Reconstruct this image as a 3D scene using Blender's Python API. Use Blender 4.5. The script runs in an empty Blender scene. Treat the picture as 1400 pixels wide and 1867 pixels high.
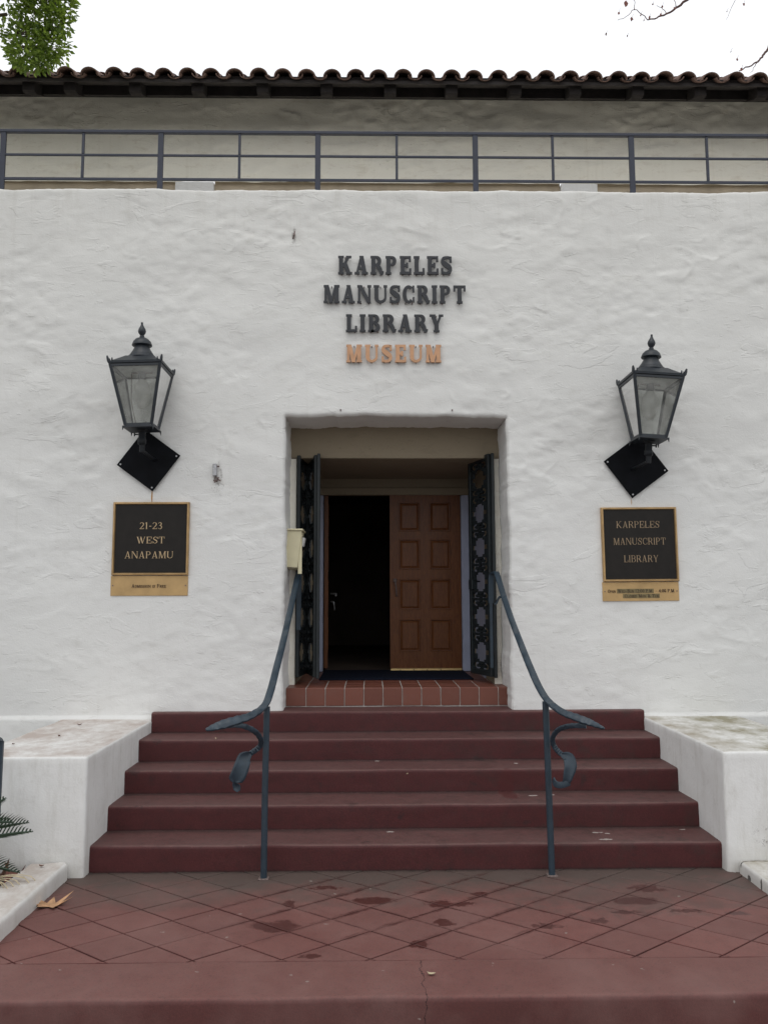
import bpy, bmesh, math, random
import numpy as np
from mathutils import Vector, Matrix, noise

# ------------------------------------------------------------------ camera, world, sun, exposure
S = bpy.context.scene
C = S.collection
random.seed(7)
rng = np.random.default_rng(11)

YAW, PITCH, ROLL = 0.0167, 0.105, -0.0028
fw = Vector((math.sin(YAW)*math.cos(PITCH), math.cos(YAW)*math.cos(PITCH), math.sin(PITCH)))
rt = Vector((math.cos(YAW), -math.sin(YAW), 0)); up = rt.cross(fw)
r2 = rt*math.cos(ROLL)+up*math.sin(ROLL); u2 = -rt*math.sin(ROLL)+up*math.cos(ROLL)
cam = bpy.data.cameras.new('camera'); camo = bpy.data.objects.new('camera', cam); C.objects.link(camo)
camo.matrix_world = Matrix(((r2.x, u2.x, -fw.x, -0.2562), (r2.y, u2.y, -fw.y, -7.3696), (r2.z, u2.z, -fw.z, 1.85), (0, 0, 0, 1)))
cam.sensor_fit = 'VERTICAL'; cam.sensor_height = 36.0; cam.lens = 1482.1/1867*36
cam.clip_start = 0.05; cam.clip_end = 2000
S.camera = camo

W = bpy.data.worlds.new('World'); S.world = W; W.use_nodes = True
wn = W.node_tree.nodes; wl = W.node_tree.links
bg = wn['Background']
sky = wn.new('ShaderNodeTexSky'); sky.sky_type = 'NISHITA'; sky.sun_disc = False
sky.sun_elevation = math.radians(66); sky.sun_rotation = math.radians(200)
sky.air_density = 1.0; sky.dust_density = 4.0; sky.ozone_density = 1.0
mx = wn.new('ShaderNodeMix'); mx.data_type = 'RGBA'; mx.inputs[0].default_value = 0.93
wl.new(sky.outputs[0], mx.inputs[6]); mx.inputs[7].default_value = (11.3, 11.5, 11.8, 1)   # even cloud cover over the blue
wl.new(mx.outputs[2], bg.inputs[0]); bg.inputs[1].default_value = 0.10

sun = bpy.data.lights.new('sun', 'SUN'); suno = bpy.data.objects.new('sun', sun); C.objects.link(suno)
sun.energy = 0.5; sun.angle = math.radians(35); sun.color = (1.0, 0.96, 0.9)
el, az = math.radians(66), math.radians(200)     # high, a little left of the viewer's back
sd = Vector((math.sin(az)*math.cos(el), math.cos(az)*math.cos(el), math.sin(el)))
suno.rotation_euler = sd.to_track_quat('Z', 'Y').to_euler()

S.view_settings.view_transform = 'Standard'; S.view_settings.look = 'None'
S.view_settings.exposure = 0.02; S.view_settings.gamma = 1.0
S.view_settings.use_curve_mapping = False
S.render.engine = 'CYCLES'

# ------------------------------------------------------------------ helpers
WL = {}
def wloc(o):
    return WL.get(o.name, Vector((0, 0, 0))) if o else Vector((0, 0, 0))
def tag(o, label=None, cat=None, group=None, kind=None):
    if label: o['label'] = label
    if cat: o['category'] = cat
    if group: o['group'] = group
    if kind: o['kind'] = kind
    return o
def thing(name, loc, label, cat, group=None):
    o = bpy.data.objects.new(name, None); C.objects.link(o); o.location = loc; o.empty_display_size = .1
    WL[o.name] = Vector(loc)
    return tag(o, label, cat, group)
def link(name, me, m=None, parent=None, at=(0, 0, 0)):
    o = bpy.data.objects.new(name, me); C.objects.link(o)
    if parent:
        o.parent = parent; o.location = Vector(at)-wloc(parent)
    else: o.location = at
    WL[o.name] = Vector(at)
    if m and not me.materials: me.materials.append(m)
    return o
def mesh(name, V, F, m, parent=None, smooth=False, at=None, sharp=None):
    if at is None: at = wloc(parent)
    at = Vector(at)
    me = bpy.data.meshes.new(name)
    me.from_pydata([(v[0]-at.x, v[1]-at.y, v[2]-at.z) for v in V], [], F)
    if smooth: me.polygons.foreach_set('use_smooth', [True]*len(me.polygons))
    if smooth and sharp: me.set_sharp_from_angle(angle=math.radians(sharp))
    me.update()
    return link(name, me, m, parent, at)
class MB:
    def __init__(s): s.V = []; s.F = []
    def add(s, V, F):
        n = len(s.V); s.V += [tuple(v) for v in V]; s.F += [tuple(i+n for i in f) for f in F]; return s
    def box(s, a, b, rot=None, piv=None):
        x0, y0, z0 = a; x1, y1, z1 = b
        V = [Vector(p) for p in ((x0,y0,z0),(x1,y0,z0),(x1,y1,z0),(x0,y1,z0),(x0,y0,z1),(x1,y0,z1),(x1,y1,z1),(x0,y1,z1))]
        if rot is not None:
            piv = Vector(piv) if piv is not None else Vector(((x0+x1)/2, (y0+y1)/2, (z0+z1)/2))
            V = [rot @ (v-piv)+piv for v in V]
        return s.add(V, [(0,3,2,1),(4,5,6,7),(0,1,5,4),(1,2,6,5),(2,3,7,6),(3,0,4,7)])
    def bbox(s, a, b, bev=.004, seg=1, rot=None, piv=None):
        bm = bmesh.new(); bmesh.ops.create_cube(bm, size=1)
        sx, sy, sz = (b[i]-a[i] for i in range(3)); c = Vector(((a[0]+b[0])/2, (a[1]+b[1])/2, (a[2]+b[2])/2))
        for v in bm.verts: v.co = Vector((v.co.x*sx, v.co.y*sy, v.co.z*sz))
        bmesh.ops.bevel(bm, geom=bm.edges[:], offset=bev, segments=seg, affect='EDGES', profile=.6)
        piv = Vector(piv) if piv is not None else c
        V = []
        for v in bm.verts:
            p = v.co+c
            if rot is not None: p = rot @ (p-piv)+piv
            V.append(p)
        F = [tuple(v.index for v in f.verts) for f in bm.faces]; bm.free()
        return s.add(V, F)
    def tube(s, pts, r, n=8, cap=True):
        pts = [Vector(p) for p in pts]; k = len(pts)
        rs = r if isinstance(r, (list, tuple)) else [r]*k
        base = len(s.V); prev = None
        for i, p in enumerate(pts):
            t = (pts[min(i+1, k-1)]-pts[max(i-1, 0)]).normalized()
            if prev is None: a = t.orthogonal().normalized()
            else: a = (prev-t*prev.dot(t)).normalized()
            prev = a; b = t.cross(a)
            for j in range(n):
                th = 2*math.pi*j/n; q = p+(a*math.cos(th)+b*math.sin(th))*rs[i]; s.V.append(tuple(q))
        for i in range(k-1):
            for j in range(n):
                s.F.append((base+i*n+j, base+i*n+(j+1) % n, base+(i+1)*n+(j+1) % n, base+(i+1)*n+j))
        if cap:
            s.F.append(tuple(base+j for j in range(n))[::-1]); s.F.append(tuple(base+(k-1)*n+j for j in range(n)))
        return s
    def lathe(s, prof, c, n=24, flat=False):
        base = len(s.V); k = len(prof)
        for r, z in prof:
            for j in range(n):
                th = 2*math.pi*(j+.5)/n; s.V.append((c[0]+r*math.cos(th), c[1]+r*math.sin(th), c[2]+z))
        for i in range(k-1):
            for j in range(n):
                s.F.append((base+i*n+j, base+i*n+(j+1) % n, base+(i+1)*n+(j+1) % n, base+(i+1)*n+j))
        s.F.append(tuple(base+j for j in range(n))[::-1]); s.F.append(tuple(base+(k-1)*n+j for j in range(n)))
        return s
    def sweep(s, pts, wid, th, side):
        # rectangular bar: width along 'side', thickness along the normal
        k = len(pts); base = len(s.V); pts = [Vector(p) for p in pts]
        for i, p in enumerate(pts):
            t = (pts[min(i+1, k-1)]-pts[max(i-1, 0)]).normalized()
            a = Vector(side[i] if isinstance(side, list) else side); a = (a-t*a.dot(t)).normalized(); b = t.cross(a)
            w = wid[i] if isinstance(wid, (list, tuple)) else wid; h = th[i] if isinstance(th, (list, tuple)) else th
            c = min(w, h)*.22
            for (u, v) in ((-w/2+c,-h/2),(w/2-c,-h/2),(w/2,-h/2+c),(w/2,h/2-c),(w/2-c,h/2),(-w/2+c,h/2),(-w/2,h/2-c),(-w/2,-h/2+c)):
                s.V.append(tuple(p+a*u+b*v))
        for i in range(k-1):
            for j in range(8):
                s.F.append((base+i*8+j, base+i*8+(j+1) % 8, base+(i+1)*8+(j+1) % 8, base+(i+1)*8+j))
        s.F.append(tuple(base+j for j in range(8))[::-1]); s.F.append(tuple(base+(k-1)*8+j for j in range(8)))
        return s
    def prism(s, poly, y0, y1, T=lambda p: p):
        # 2D polygon (x,z) extruded from y0 to y1
        n = len(poly); b = len(s.V)
        ar = sum(poly[i][0]*poly[(i+1) % n][1]-poly[(i+1) % n][0]*poly[i][1] for i in range(n))
        if ar < 0: poly = poly[::-1]
        for y in (y0, y1):
            for p in poly: s.V.append(tuple(T((p[0], y, p[1]))))
        s.F.append(tuple(b+i for i in range(n))); s.F.append(tuple(b+n+i for i in range(n))[::-1])
        for i in range(n): s.F.append((b+i, b+n+i, b+n+(i+1) % n, b+(i+1) % n))
        return s
    def build(s, name, m, parent=None, smooth=False, sharp=None, at=None):
        return mesh(name, s.V, s.F, m, parent, smooth, at, sharp)
def fix_normals(o):
    bm = bmesh.new(); bm.from_mesh(o.data); bmesh.ops.recalc_face_normals(bm, faces=bm.faces[:]); bm.to_mesh(o.data); bm.free(); return o
def catmull(P, n):
    P = [Vector(p) for p in P]; out = []
    for i in range(len(P)-1):
        p0 = P[max(i-1, 0)]; p1 = P[i]; p2 = P[i+1]; p3 = P[min(i+2, len(P)-1)]
        for j in range(n):
            t = j/n
            out.append(.5*((2*p1)+(p2-p0)*t+(2*p0-5*p1+4*p2-p3)*t*t+(3*p1-p0-3*p2+p3)*t**3))
    out.append(P[-1]); return out

# ------------------------------------------------------------------ materials
class NT:
    def __init__(s, name):
        s.m = bpy.data.materials.new(name); s.m.use_nodes = True; s.n = s.m.node_tree.nodes; s.l = s.m.node_tree.links
        s.b = s.n['Principled BSDF']; s.tc = s.n.new('ShaderNodeNewGeometry'); s.pos = s.tc.outputs['Position']
    def noise(s, scale, det=4, rough=.55, vec=None, stretch=None, dist=0):
        t = s.n.new('ShaderNodeTexNoise'); t.inputs['Scale'].default_value = scale; t.inputs['Detail'].default_value = det
        t.inputs['Roughness'].default_value = rough; t.inputs['Distortion'].default_value = dist
        v = vec or s.pos
        if stretch:
            mp = s.n.new('ShaderNodeMapping'); mp.inputs['Scale'].default_value = stretch; s.l.new(v, mp.inputs['Vector']); v = mp.outputs[0]
        s.l.new(v, t.inputs['Vector']); return t.outputs['Fac']
    def ramp(s, f, p0, p1, c0=(0, 0, 0, 1), c1=(1, 1, 1, 1)):
        r = s.n.new('ShaderNodeMapRange'); r.inputs['From Min'].default_value = p0; r.inputs['From Max'].default_value = p1
        s.l.new(f, r.inputs['Value']); return r.outputs[0]
    def math(s, op, a, b=None, clamp=False):
        m = s.n.new('ShaderNodeMath'); m.operation = op; m.use_clamp = clamp
        for i, x in enumerate((a, b)):
            if x is None: continue
            if isinstance(x, (int, float)): m.inputs[i].default_value = x
            else: s.l.new(x, m.inputs[i])
        return m.outputs[0]
    def mix(s, f, a, b, mode='MIX'):
        m = s.n.new('ShaderNodeMix'); m.data_type = 'RGBA'; m.blend_type = mode
        if isinstance(f, (int, float)): m.inputs[0].default_value = f
        else: s.l.new(f, m.inputs[0])
        for i, x in ((6, a), (7, b)):
            if isinstance(x, tuple): m.inputs[i].default_value = x+(1,) if len(x) == 3 else x
            else: s.l.new(x, m.inputs[i])
        return m.outputs[2]
    def sep(s):
        x = s.n.new('ShaderNodeSeparateXYZ'); s.l.new(s.pos, x.inputs[0]); return x.outputs
    def blob(s, cx, cy, rx, ry, ax=(0, 1), wob=None, soft=.25, amp=.5):
        # 0..1 mask of a ragged spot on the plane of two axes
        xyz = s.sep_ if hasattr(s, 'sep_') else s.sep(); s.sep_ = xyz
        dx = s.math('DIVIDE', s.math('SUBTRACT', xyz[ax[0]], cx), rx); dy = s.math('DIVIDE', s.math('SUBTRACT', xyz[ax[1]], cy), ry)
        d = s.math('ADD', s.math('MULTIPLY', dx, dx), s.math('MULTIPLY', dy, dy))
        if wob is not None: d = s.math('ADD', d, s.math('MULTIPLY', s.math('SUBTRACT', wob, .5), amp*9))
        return s.ramp(d, 1+soft, 1-soft)
    def col(s, c):
        if isinstance(c, tuple): s.b.inputs['Base Color'].default_value = c+(1,) if len(c) == 3 else c
        else: s.l.new(c, s.b.inputs['Base Color'])
        return s
    def rough(s, r):
        if isinstance(r, (int, float)): s.b.inputs['Roughness'].default_value = r
        else: s.l.new(r, s.b.inputs['Roughness'])
        return s
    def bump(s, h, dist=.002, st=.6):
        b = s.n.new('ShaderNodeBump'); b.inputs['Distance'].default_value = dist; b.inputs['Strength'].default_value = st
        s.l.new(h, b.inputs['Height'])
        if s.b.inputs['Normal'].links: s.l.new(s.b.inputs['Normal'].links[0].from_socket, b.inputs['Normal'])
        s.l.new(b.outputs[0], s.b.inputs['Normal']); return s

def simple(name, c, rough=.5, var=.15, nscale=8, bump=.001, bscale=60, metal=0, spec=.5, c2=None):
    t = NT(name); n = t.noise(nscale, 5)
    lo = tuple(x*(1-var) for x in c); hi = tuple(min(1, x*(1+var)) for x in (c2 or c))
    t.col(t.mix(t.ramp(n, .3, .7), lo, hi)); t.rough(rough); t.b.inputs['Metallic'].default_value = metal
    t.b.inputs['Specular IOR Level'].default_value = spec
    if bump: t.bump(t.noise(bscale, 3), bump)
    return t.m

def stucco(name, base, dirt, dirt_amt=.5, extra=None, fine=1.0):
    t = NT(name)
    big = t.noise(.7, 4, .6)
    sm = t.math('MAXIMUM', t.ramp(t.noise(5.5, 6, .68, stretch=(.75, 1, 1.9), dist=.6), .54, .80), t.math('MULTIPLY', t.ramp(t.noise(13, 6, .72, stretch=(.6, 1, 2.2), dist=1.2), .60, .70), .9))
    fl = t.ramp(t.noise(60, 3, .6), .66, .80)
    c = t.mix(t.ramp(big, .3, .7), base, tuple(x*.93 for x in base))
    c = t.mix(t.math('MULTIPLY', sm, dirt_amt), c, dirt)
    c = t.mix(t.math('MULTIPLY', fl, .14), c, dirt)
    # streaks that rain has drawn down the plaster
    dr = t.ramp(t.noise(3.2, 4, .6, stretch=(3.2, 1, .16)), .6, .85)
    c = t.mix(t.math('MULTIPLY', dr, .22), c, dirt)
    x = t.sep(); t.sep_ = x
    run = t.math('MULTIPLY', t.ramp(t.noise(2.6, 6, .75, stretch=(2.6, 1, .22), dist=.4), .50, .72), t.ramp(t.math('ADD', x[2], t.math('MULTIPLY', t.noise(2, 4), .7)), 5.35, 6.05))
    c = t.mix(t.math('MULTIPLY', run, .24 if fine == 1.0 else .06), c, (dirt[0]*.75, dirt[1]*.72, dirt[2]*.66))
    c = t.mix(t.math('MULTIPLY', t.ramp(x[2], 2.5, 5.8), .45), c, t.mix(1.0, c, (1.0, .975, .92), 'MULTIPLY'))  # warmer light high on the wall, painted into the colour by height
    sp = t.ramp(t.noise(7, 7, .75, stretch=(.5, 1, 1.6), dist=1.5), .62, .72)
    c = t.mix(t.math('MULTIPLY', sp, min(.6, dirt_amt*1.1)), c, tuple(x*.7 for x in dirt))
    if extra: c = extra(t, c)
    t.col(c); t.rough(.82); t.b.inputs['Specular IOR Level'].default_value = .25
    t.bump(t.noise(9, 5, .6, stretch=(.8, 1, 1.5), dist=.5), .006*fine, .5)
    t.bump(t.noise(75, 4, .65), .0030*fine, .6)
    # thin laps where one pass of the trowel ends on another
    k1 = t.ramp(t.noise(1.3, 3, .5), .44, .60); k2 = t.ramp(t.noise(1.9, 3, .5, dist=.5), .47, .62)
    t.bump(t.math('MULTIPLY', t.ramp(t.noise(3.9, 5, .55, stretch=(.66, 1, 1.6), dist=.8), .575, .600), k1), .0034*fine, .7)
    t.bump(t.math('MULTIPLY', t.ramp(t.noise(8.0, 4, .52, stretch=(.6, 1, 1.7), dist=.9), .60, .622), k2), .0024*fine, .7)
    return t.m

def wall_marks(t, c):
    w = t.noise(30, 4, .7)
    rust = t.math('MAXIMUM', t.blob(-2.240, 2.77, .007, .060, (0, 2), w, .5, .25), t.math('MULTIPLY', t.blob(2.134, 2.72, .006, .03, (0, 2), w, .6, .3), .6))
    c = t.mix(rust, c, (.42, .22, .08))
    sc = t.noise(16, 5, .7, stretch=(1, 1, .6), dist=1)
    m = t.math('MULTIPLY', t.blob(-1.645, 2.93, .05, .13, (0, 2), sc, .5, .8), t.ramp(w, .5, .6))
    m = t.math('MAXIMUM', m, t.blob(-.975, 5.25, .018, .07, (0, 2), w, .5, .6))
    c = t.mix(t.math('MULTIPLY', m, .55), c, (.22, .20, .18))
    return c
M = {}
M['stucco'] = stucco('white_stucco', (.755, .755, .735), (.47, .455, .41), .34, wall_marks)
M['stucco_warm'] = stucco('cream_stucco', (.88, .85, .76), (.46, .38, .27), .5, fine=1.3)
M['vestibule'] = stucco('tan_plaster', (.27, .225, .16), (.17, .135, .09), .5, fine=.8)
M['pier'] = stucco('bright_plaster', (.8, .8, .8), (.6, .6, .58), .2)

def cheek_mat():
    t = NT('weathered_white_masonry')
    nz = t.n.new('ShaderNodeSeparateXYZ'); t.l.new(t.tc.outputs['Normal'], nz.inputs[0])
    topm = t.ramp(nz.outputs[2], .75, .95)
    grime = t.ramp(t.noise(4.2, 7, .72, stretch=(1, .7, 1)), .32, .62)
    spk = t.ramp(t.noise(48, 4, .7), .62, .70)
    x = t.sep(); t.sep_ = x
    side = t.ramp(x[0], 1.5, 2.6)            # the block on the right holds more moss
    c = t.mix(t.math('MULTIPLY', t.ramp(t.noise(4, 5), .4, .8), .25), (.745, .745, .73), (.55, .54, .50))
    tc_ = t.mix(side, (.42, .35, .31), (.22, .195, .11))
    c = t.mix(t.math('MULTIPLY', t.math('MULTIPLY', grime, topm), .88), c, tc_)
    c = t.mix(t.math('MULTIPLY', t.math('MULTIPLY', spk, topm), .6), c, (.16, .13, .10))
    stk = t.math('MULTIPLY', t.ramp(t.noise(6, 6, .75, stretch=(1.6, 1.6, .28)), .50, .72), t.math('SUBTRACT', 1, topm))
    c = t.mix(t.math('MULTIPLY', stk, .38), c, (.44, .42, .37))
    mt = t.ramp(t.noise(11, 7, .78), .56, .70)
    c = t.mix(t.math('MULTIPLY', mt, .30), c, (.46, .44, .40))
    low = t.ramp(t.math('ADD', x[2], t.math('MULTIPLY', t.noise(7, 5, .7), .35)), .42, .12)
    c = t.mix(t.math('MULTIPLY', low, .55), c, (.44, .41, .36))
    w = t.noise(28, 5, .75)
    sc = t.math('MULTIPLY', t.blob(2.42, .23, .13, .11, (0, 2), w, .25, .9), t.ramp(w, .55, .60))
    c = t.mix(sc, c, (.12, .10, .09))
    for (cy__, cz__, ry__, rz__) in ((-1.86, .012, .022, .022), (-2.03, .03, .009, .05), (-1.74, .07, .006, .03)):
        c = t.mix(t.math('MULTIPLY', t.math('MULTIPLY', t.blob(cy__, cz__, ry__, rz__, (1, 2), w, .2, .7), t.math('GREATER_THAN', x[0], 2.0)), .85), c, (.03, .027, .024))
    t.col(c); t.rough(.8); t.b.inputs['Specular IOR Level'].default_value = .3
    t.bump(t.noise(10, 5, .6), .008, .5); t.bump(t.noise(80, 4, .6), .0018, .5)
    return t.m
M['cheek'] = cheek_mat()

def red_paint(name, base, dust, dust_amt, landing=False):
    t = NT(name)
    nz = t.n.new('ShaderNodeSeparateXYZ'); t.l.new(t.tc.outputs['Normal'], nz.inputs[0])
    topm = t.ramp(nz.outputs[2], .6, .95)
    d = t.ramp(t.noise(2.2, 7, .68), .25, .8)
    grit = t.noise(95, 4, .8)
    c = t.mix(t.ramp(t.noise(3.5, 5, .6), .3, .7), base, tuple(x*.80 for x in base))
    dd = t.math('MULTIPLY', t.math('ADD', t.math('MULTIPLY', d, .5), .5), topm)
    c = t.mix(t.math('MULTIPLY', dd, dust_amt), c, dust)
    gs = t.math('ADD', t.math('MULTIPLY', topm, .6), .4)
    c = t.mix(t.math('MULTIPLY', t.math('MULTIPLY', t.ramp(grit, .45, .66), .62), gs), c, tuple(min(1, x*2.1) for x in base))
    c = t.mix(t.math('MULTIPLY', t.math('MULTIPLY', t.ramp(grit, .48, .32), .62), gs), c, tuple(x*.45 for x in base))
    x = t.sep(); t.sep_ = x
    rg = .62
    if landing:
        oi = t.n.new('ShaderNodeObjectInfo')
        c = t.mix(t.math('MULTIPLY', oi.outputs['Random'], .26), c, (.085, .050, .046))
        c = t.mix(t.math('MULTIPLY', t.ramp(t.noise(12, 7, .78), .5, .68), .30), c, (.075, .035, .032))
        c = t.mix(t.math('MULTIPLY', t.ramp(t.noise(1.6, 5, .6), .45, .65), .25), c, (.25, .15, .135))
        ds = t.ramp(t.noise(30, 4, .7), .66, .72)
        c = t.mix(t.math('MULTIPLY', ds, .45), c, (.05, .025, .022))
        w = t.noise(9, 6, .62); w2 = t.noise(18, 6, .68)
        grn = t.math('MULTIPLY', t.ramp(t.math('ADD', x[1], t.math('MULTIPLY', t.noise(3, 6, .7), 1.1)), -1.75, -1.22), .8)
        grn2 = t.math('MULTIPLY', t.blob(1.35, -2.05, .75, .32, (0, 1), w, .7, .8), .42)
        c = t.mix(t.math('MAXIMUM', grn, grn2), c, (.075, .064, .055))
        wet = None
        for (cx, cy, rx, ry) in ((-.80, -2.53, .135, .08), (-.24, -2.15, .125, .06), (-.75, -2.2, .04, .05), (-.76, -2.19, .02, .03), (.16, -2.215, .08, .055), (.27, -2.22, .10, .035),
                                 (.16, -2.50, .055, .05), (.0, -2.80, .045, .045), (-.57, -2.93, .05, .03), (.42, -2.05, .06, .035), (.73, -2.56, .08, .035),
                                 (1.05, -2.50, .05, .035), (1.36, -2.20, .14, .06), (1.25, -2.38, .08, .035), (1.5, -1.99, .10, .06), (1.62, -2.36, .09, .03), (-.55, -1.92, .10, .03), (1.9, -2.4, .06, .03)):
            b = t.blob(cx, cy, rx, ry, (0, 1), w2 if rx < .12 else w, .32, .9 if rx < .12 else .45)
            wet = b if wet is None else t.math('MAXIMUM', wet, b)
        # water held in the scored joints across the middle
        uu = t.math('DIVIDE', t.math('SUBTRACT', x[0], -.03), .2285); vv = t.math('DIVIDE', t.math('SUBTRACT', x[1], -2.262), .1745)
        wn_ = t.noise(7, 5, .7)
        mid = t.math('MULTIPLY', t.blob(.1, -2.2, 1.25, .52, (0, 1), w, .6, .4), t.ramp(wn_, .40, .58))
        for sg, thick in (('ADD', .060), ('SUBTRACT', .115)):
            fr_ = t.math('ABSOLUTE', t.math('SUBTRACT', t.math('FRACT', t.math('MULTIPLY', t.math(sg, uu, vv), .5)), .5))
            lim = t.math('MULTIPLY', t.math('ADD', t.math('MULTIPLY', t.noise(16, 5, .75), 1.6), -.1), thick)
            wet = t.math('MAXIMUM', wet, t.math('MULTIPLY', t.math('LESS_THAN', fr_, lim), t.math('MULTIPLY', mid, .85)))
        c = t.mix(t.math('MULTIPLY', wet, .78), c, (.052, .012, .010))
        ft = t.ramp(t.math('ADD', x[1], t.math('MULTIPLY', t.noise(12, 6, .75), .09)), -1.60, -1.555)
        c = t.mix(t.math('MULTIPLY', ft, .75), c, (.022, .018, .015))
        rr = t.mix(wet, (.66, .66, .66), (.40, .40, .40)); t.rough(rr)
        gum = t.ramp(t.noise(13, 2, .5), .735, .75)
        c = t.mix(t.math('MULTIPLY', gum, .55), c, (.32, .28, .25))
        # hairline crack across the border strip
        cr = t.math('ABSOLUTE', t.math('SUBTRACT', t.math('ADD', x[0], t.math('MULTIPLY', t.math('SUBTRACT', t.noise(7, 5, .7), .5), .12)), .0))
        crm = t.math('MULTIPLY', t.ramp(cr, .0035, .001), t.math('LESS_THAN', x[1], -2.985))
        c = t.mix(crm, c, (.02, .008, .008))
    else:
        t.rough(rg)
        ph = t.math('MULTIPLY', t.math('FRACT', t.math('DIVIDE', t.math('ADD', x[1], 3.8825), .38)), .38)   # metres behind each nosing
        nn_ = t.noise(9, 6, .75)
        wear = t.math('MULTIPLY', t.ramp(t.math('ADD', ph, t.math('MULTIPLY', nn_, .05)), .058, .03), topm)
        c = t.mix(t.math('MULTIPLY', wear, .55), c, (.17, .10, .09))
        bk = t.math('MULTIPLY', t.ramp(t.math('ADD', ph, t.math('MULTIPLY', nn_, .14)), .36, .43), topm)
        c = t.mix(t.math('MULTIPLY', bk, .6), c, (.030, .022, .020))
        mot = t.ramp(t.noise(14, 6, .75), .48, .66)
        c = t.mix(t.math('MULTIPLY', mot, .28), c, (.028, .013, .013))
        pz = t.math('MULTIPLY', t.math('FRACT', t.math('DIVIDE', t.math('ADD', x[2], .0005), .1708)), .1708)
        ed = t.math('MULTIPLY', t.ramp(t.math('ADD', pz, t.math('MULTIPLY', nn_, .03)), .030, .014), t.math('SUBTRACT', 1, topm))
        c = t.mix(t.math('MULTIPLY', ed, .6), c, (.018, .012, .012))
        chip = t.math('MULTIPLY', t.ramp(t.noise(45, 5, .8), .64, .68), t.math('MULTIPLY', t.ramp(pz, .135, .16), t.ramp(t.noise(4, 4), .5, .6)))
        c = t.mix(t.math('MULTIPLY', chip, .7), c, (.26, .20, .185))
        spt = t.ramp(t.noise(5.5, 3, .6), .66, .71)
        c = t.mix(t.math('MULTIPLY', spt, .5), c, (.022, .014, .014))
        gr = t.math('MULTIPLY', t.ramp(t.noise(5, 6, .7), .50, .70), t.ramp(x[0], -1.2, 1.6))
        c = t.mix(t.math('MULTIPLY', gr, .6), c, (.035, .026, .022))
        sm = t.ramp(t.noise(3.4, 5, .7, stretch=(1.5, 1, .6)), .70, .76)
        c = t.mix(t.math('MULTIPLY', sm, .5), c, (.02, .015, .014))
        w = t.noise(34, 4, .7)
        dr = None
        for (cx, cy, rx, ry) in ((.98, -.98, .028, .016), (1.13, -.96, .018, .016), (1.37, -1.35, .035, .014), (1.43, -1.38, .018, .014), (1.38, -1.52, .04, .016), (.92, -.62, .02, .02), (-.2, -.50, .02, .015), (-.12, -1.3, .03, .012), (2.0, -1.3, .02, .012)):
            b = t.blob(cx, cy, rx, ry, (0, 1), w, .1, .7); dr = b if dr is None else t.math('MAXIMUM', dr, b)
        c = t.mix(t.math('MULTIPLY', t.math('MULTIPLY', dr, topm), .8), c, (.42, .38, .35))
        spill = t.blob(.80, -.93, .06, .14, (0, 1), t.noise(9, 4), .3, .4)
        c = t.mix(t.math('MULTIPLY', spill, .6), c, (.07, .012, .012))
    t.col(c); t.b.inputs['Specular IOR Level'].default_value = .35
    t.bump(t.noise(140, 3, .7), .0016, .6); t.bump(t.noise(6, 5, .6), .006, .4)
    return t.m
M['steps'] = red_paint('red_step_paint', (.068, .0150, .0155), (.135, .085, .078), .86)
M['landing'] = red_paint('red_landing_paint', (.090, .021, .019), (.225, .112, .096), .90, True)
M['iron'] = simple('blue_painted_iron', (.021, .037, .053), .42, .2, 14, .0012, 45, spec=.5)
M['rail'] = simple('navy_rail_paint', (.021, .026, .045), .4, .15, 10, .0004, 60)
M['black'] = simple('black_iron', (.006, .0075, .010), .5, .3, 20, .001, 50, spec=.25)
M['lantern'] = simple('slate_black_paint', (.014, .019, .025), .42, .25, 15, .0006, 70, spec=.5)
M['plate'] = simple('black_plate', (.003, .0035, .005), .7, .4, 9, .0008, 40, spec=.12)
M['gate'] = simple('dark_gate_iron', (.009, .014, .016), .5, .3, 20, .0012, 50)
M['wood_dark'] = simple('dark_eave_timber', (.028, .024, .023), .8, .35, 7, .003, 30, spec=.2)
M['soffit'] = simple('soffit_boards', (.050, .044, .042), .8, .3, 6, .002, 30, spec=.2)
M['mat'] = simple('navy_doormat', (.008, .011, .022), .95, .3, 60, .003, 200, spec=.1)
M['gold'] = simple('brass_strip', (.75, .55, .25), .35, .15, 20, .0004, 60, metal=.8)
M['grout'] = simple('grey_grout', (.52, .49, .46), .9, .2, 20, .001, 90, spec=.2)
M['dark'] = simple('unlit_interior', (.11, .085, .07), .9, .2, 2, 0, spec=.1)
M['casing'] = simple('blue_white_casing', (.36, .39, .50), .5, .08, 6, .0006, 40)
M['cream'] = simple('cream_enamel', (.62, .57, .38), .45, .06, 9, .0005, 40)
M['paper'] = simple('white_paper', (.7, .7, .68), .7, .05, 9, .0005, 40)
M['steel'] = simple('grey_metal', (.40, .40, .41), .45, .25, 60, .001, 60, metal=.5)
M['corrode'] = simple('corroded_metal', (.16, .12, .11), .8, .5, 80, .002, 90)
M['letter_black'] = simple('charcoal_letter', (.024, .026, .031), .55, .2, 12, .0006, 70)
M['letter_copper'] = simple('copper_letter', (.53, .30, .17), .55, .12, 14, .0006, 70, metal=.25)
M['bronze'] = simple('dark_bronze_field', (.014, .0115, .0095), .5, .18, 14, .0006, 120, spec=.25)
M['goldletter'] = simple('raised_bronze_letters', (.50, .37, .22), .42, .15, 20, .0004, 60, metal=.5)
M['frame_br'] = simple('bronze_frame', (.43, .28, .13), .38, .22, 9, .0004, 60, metal=.6)
M['brass'] = simple('brushed_brass', (.50, .33, .15), .40, .14, 7, .0005, 60, metal=.45)
M['tape'] = simple('patch_strip', (.20, .155, .07), .6, .15, 20, .0004, 60)
M['engrave'] = simple('dark_engraving', (.05, .028, .018), .7, .1, 20, 0)
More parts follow.
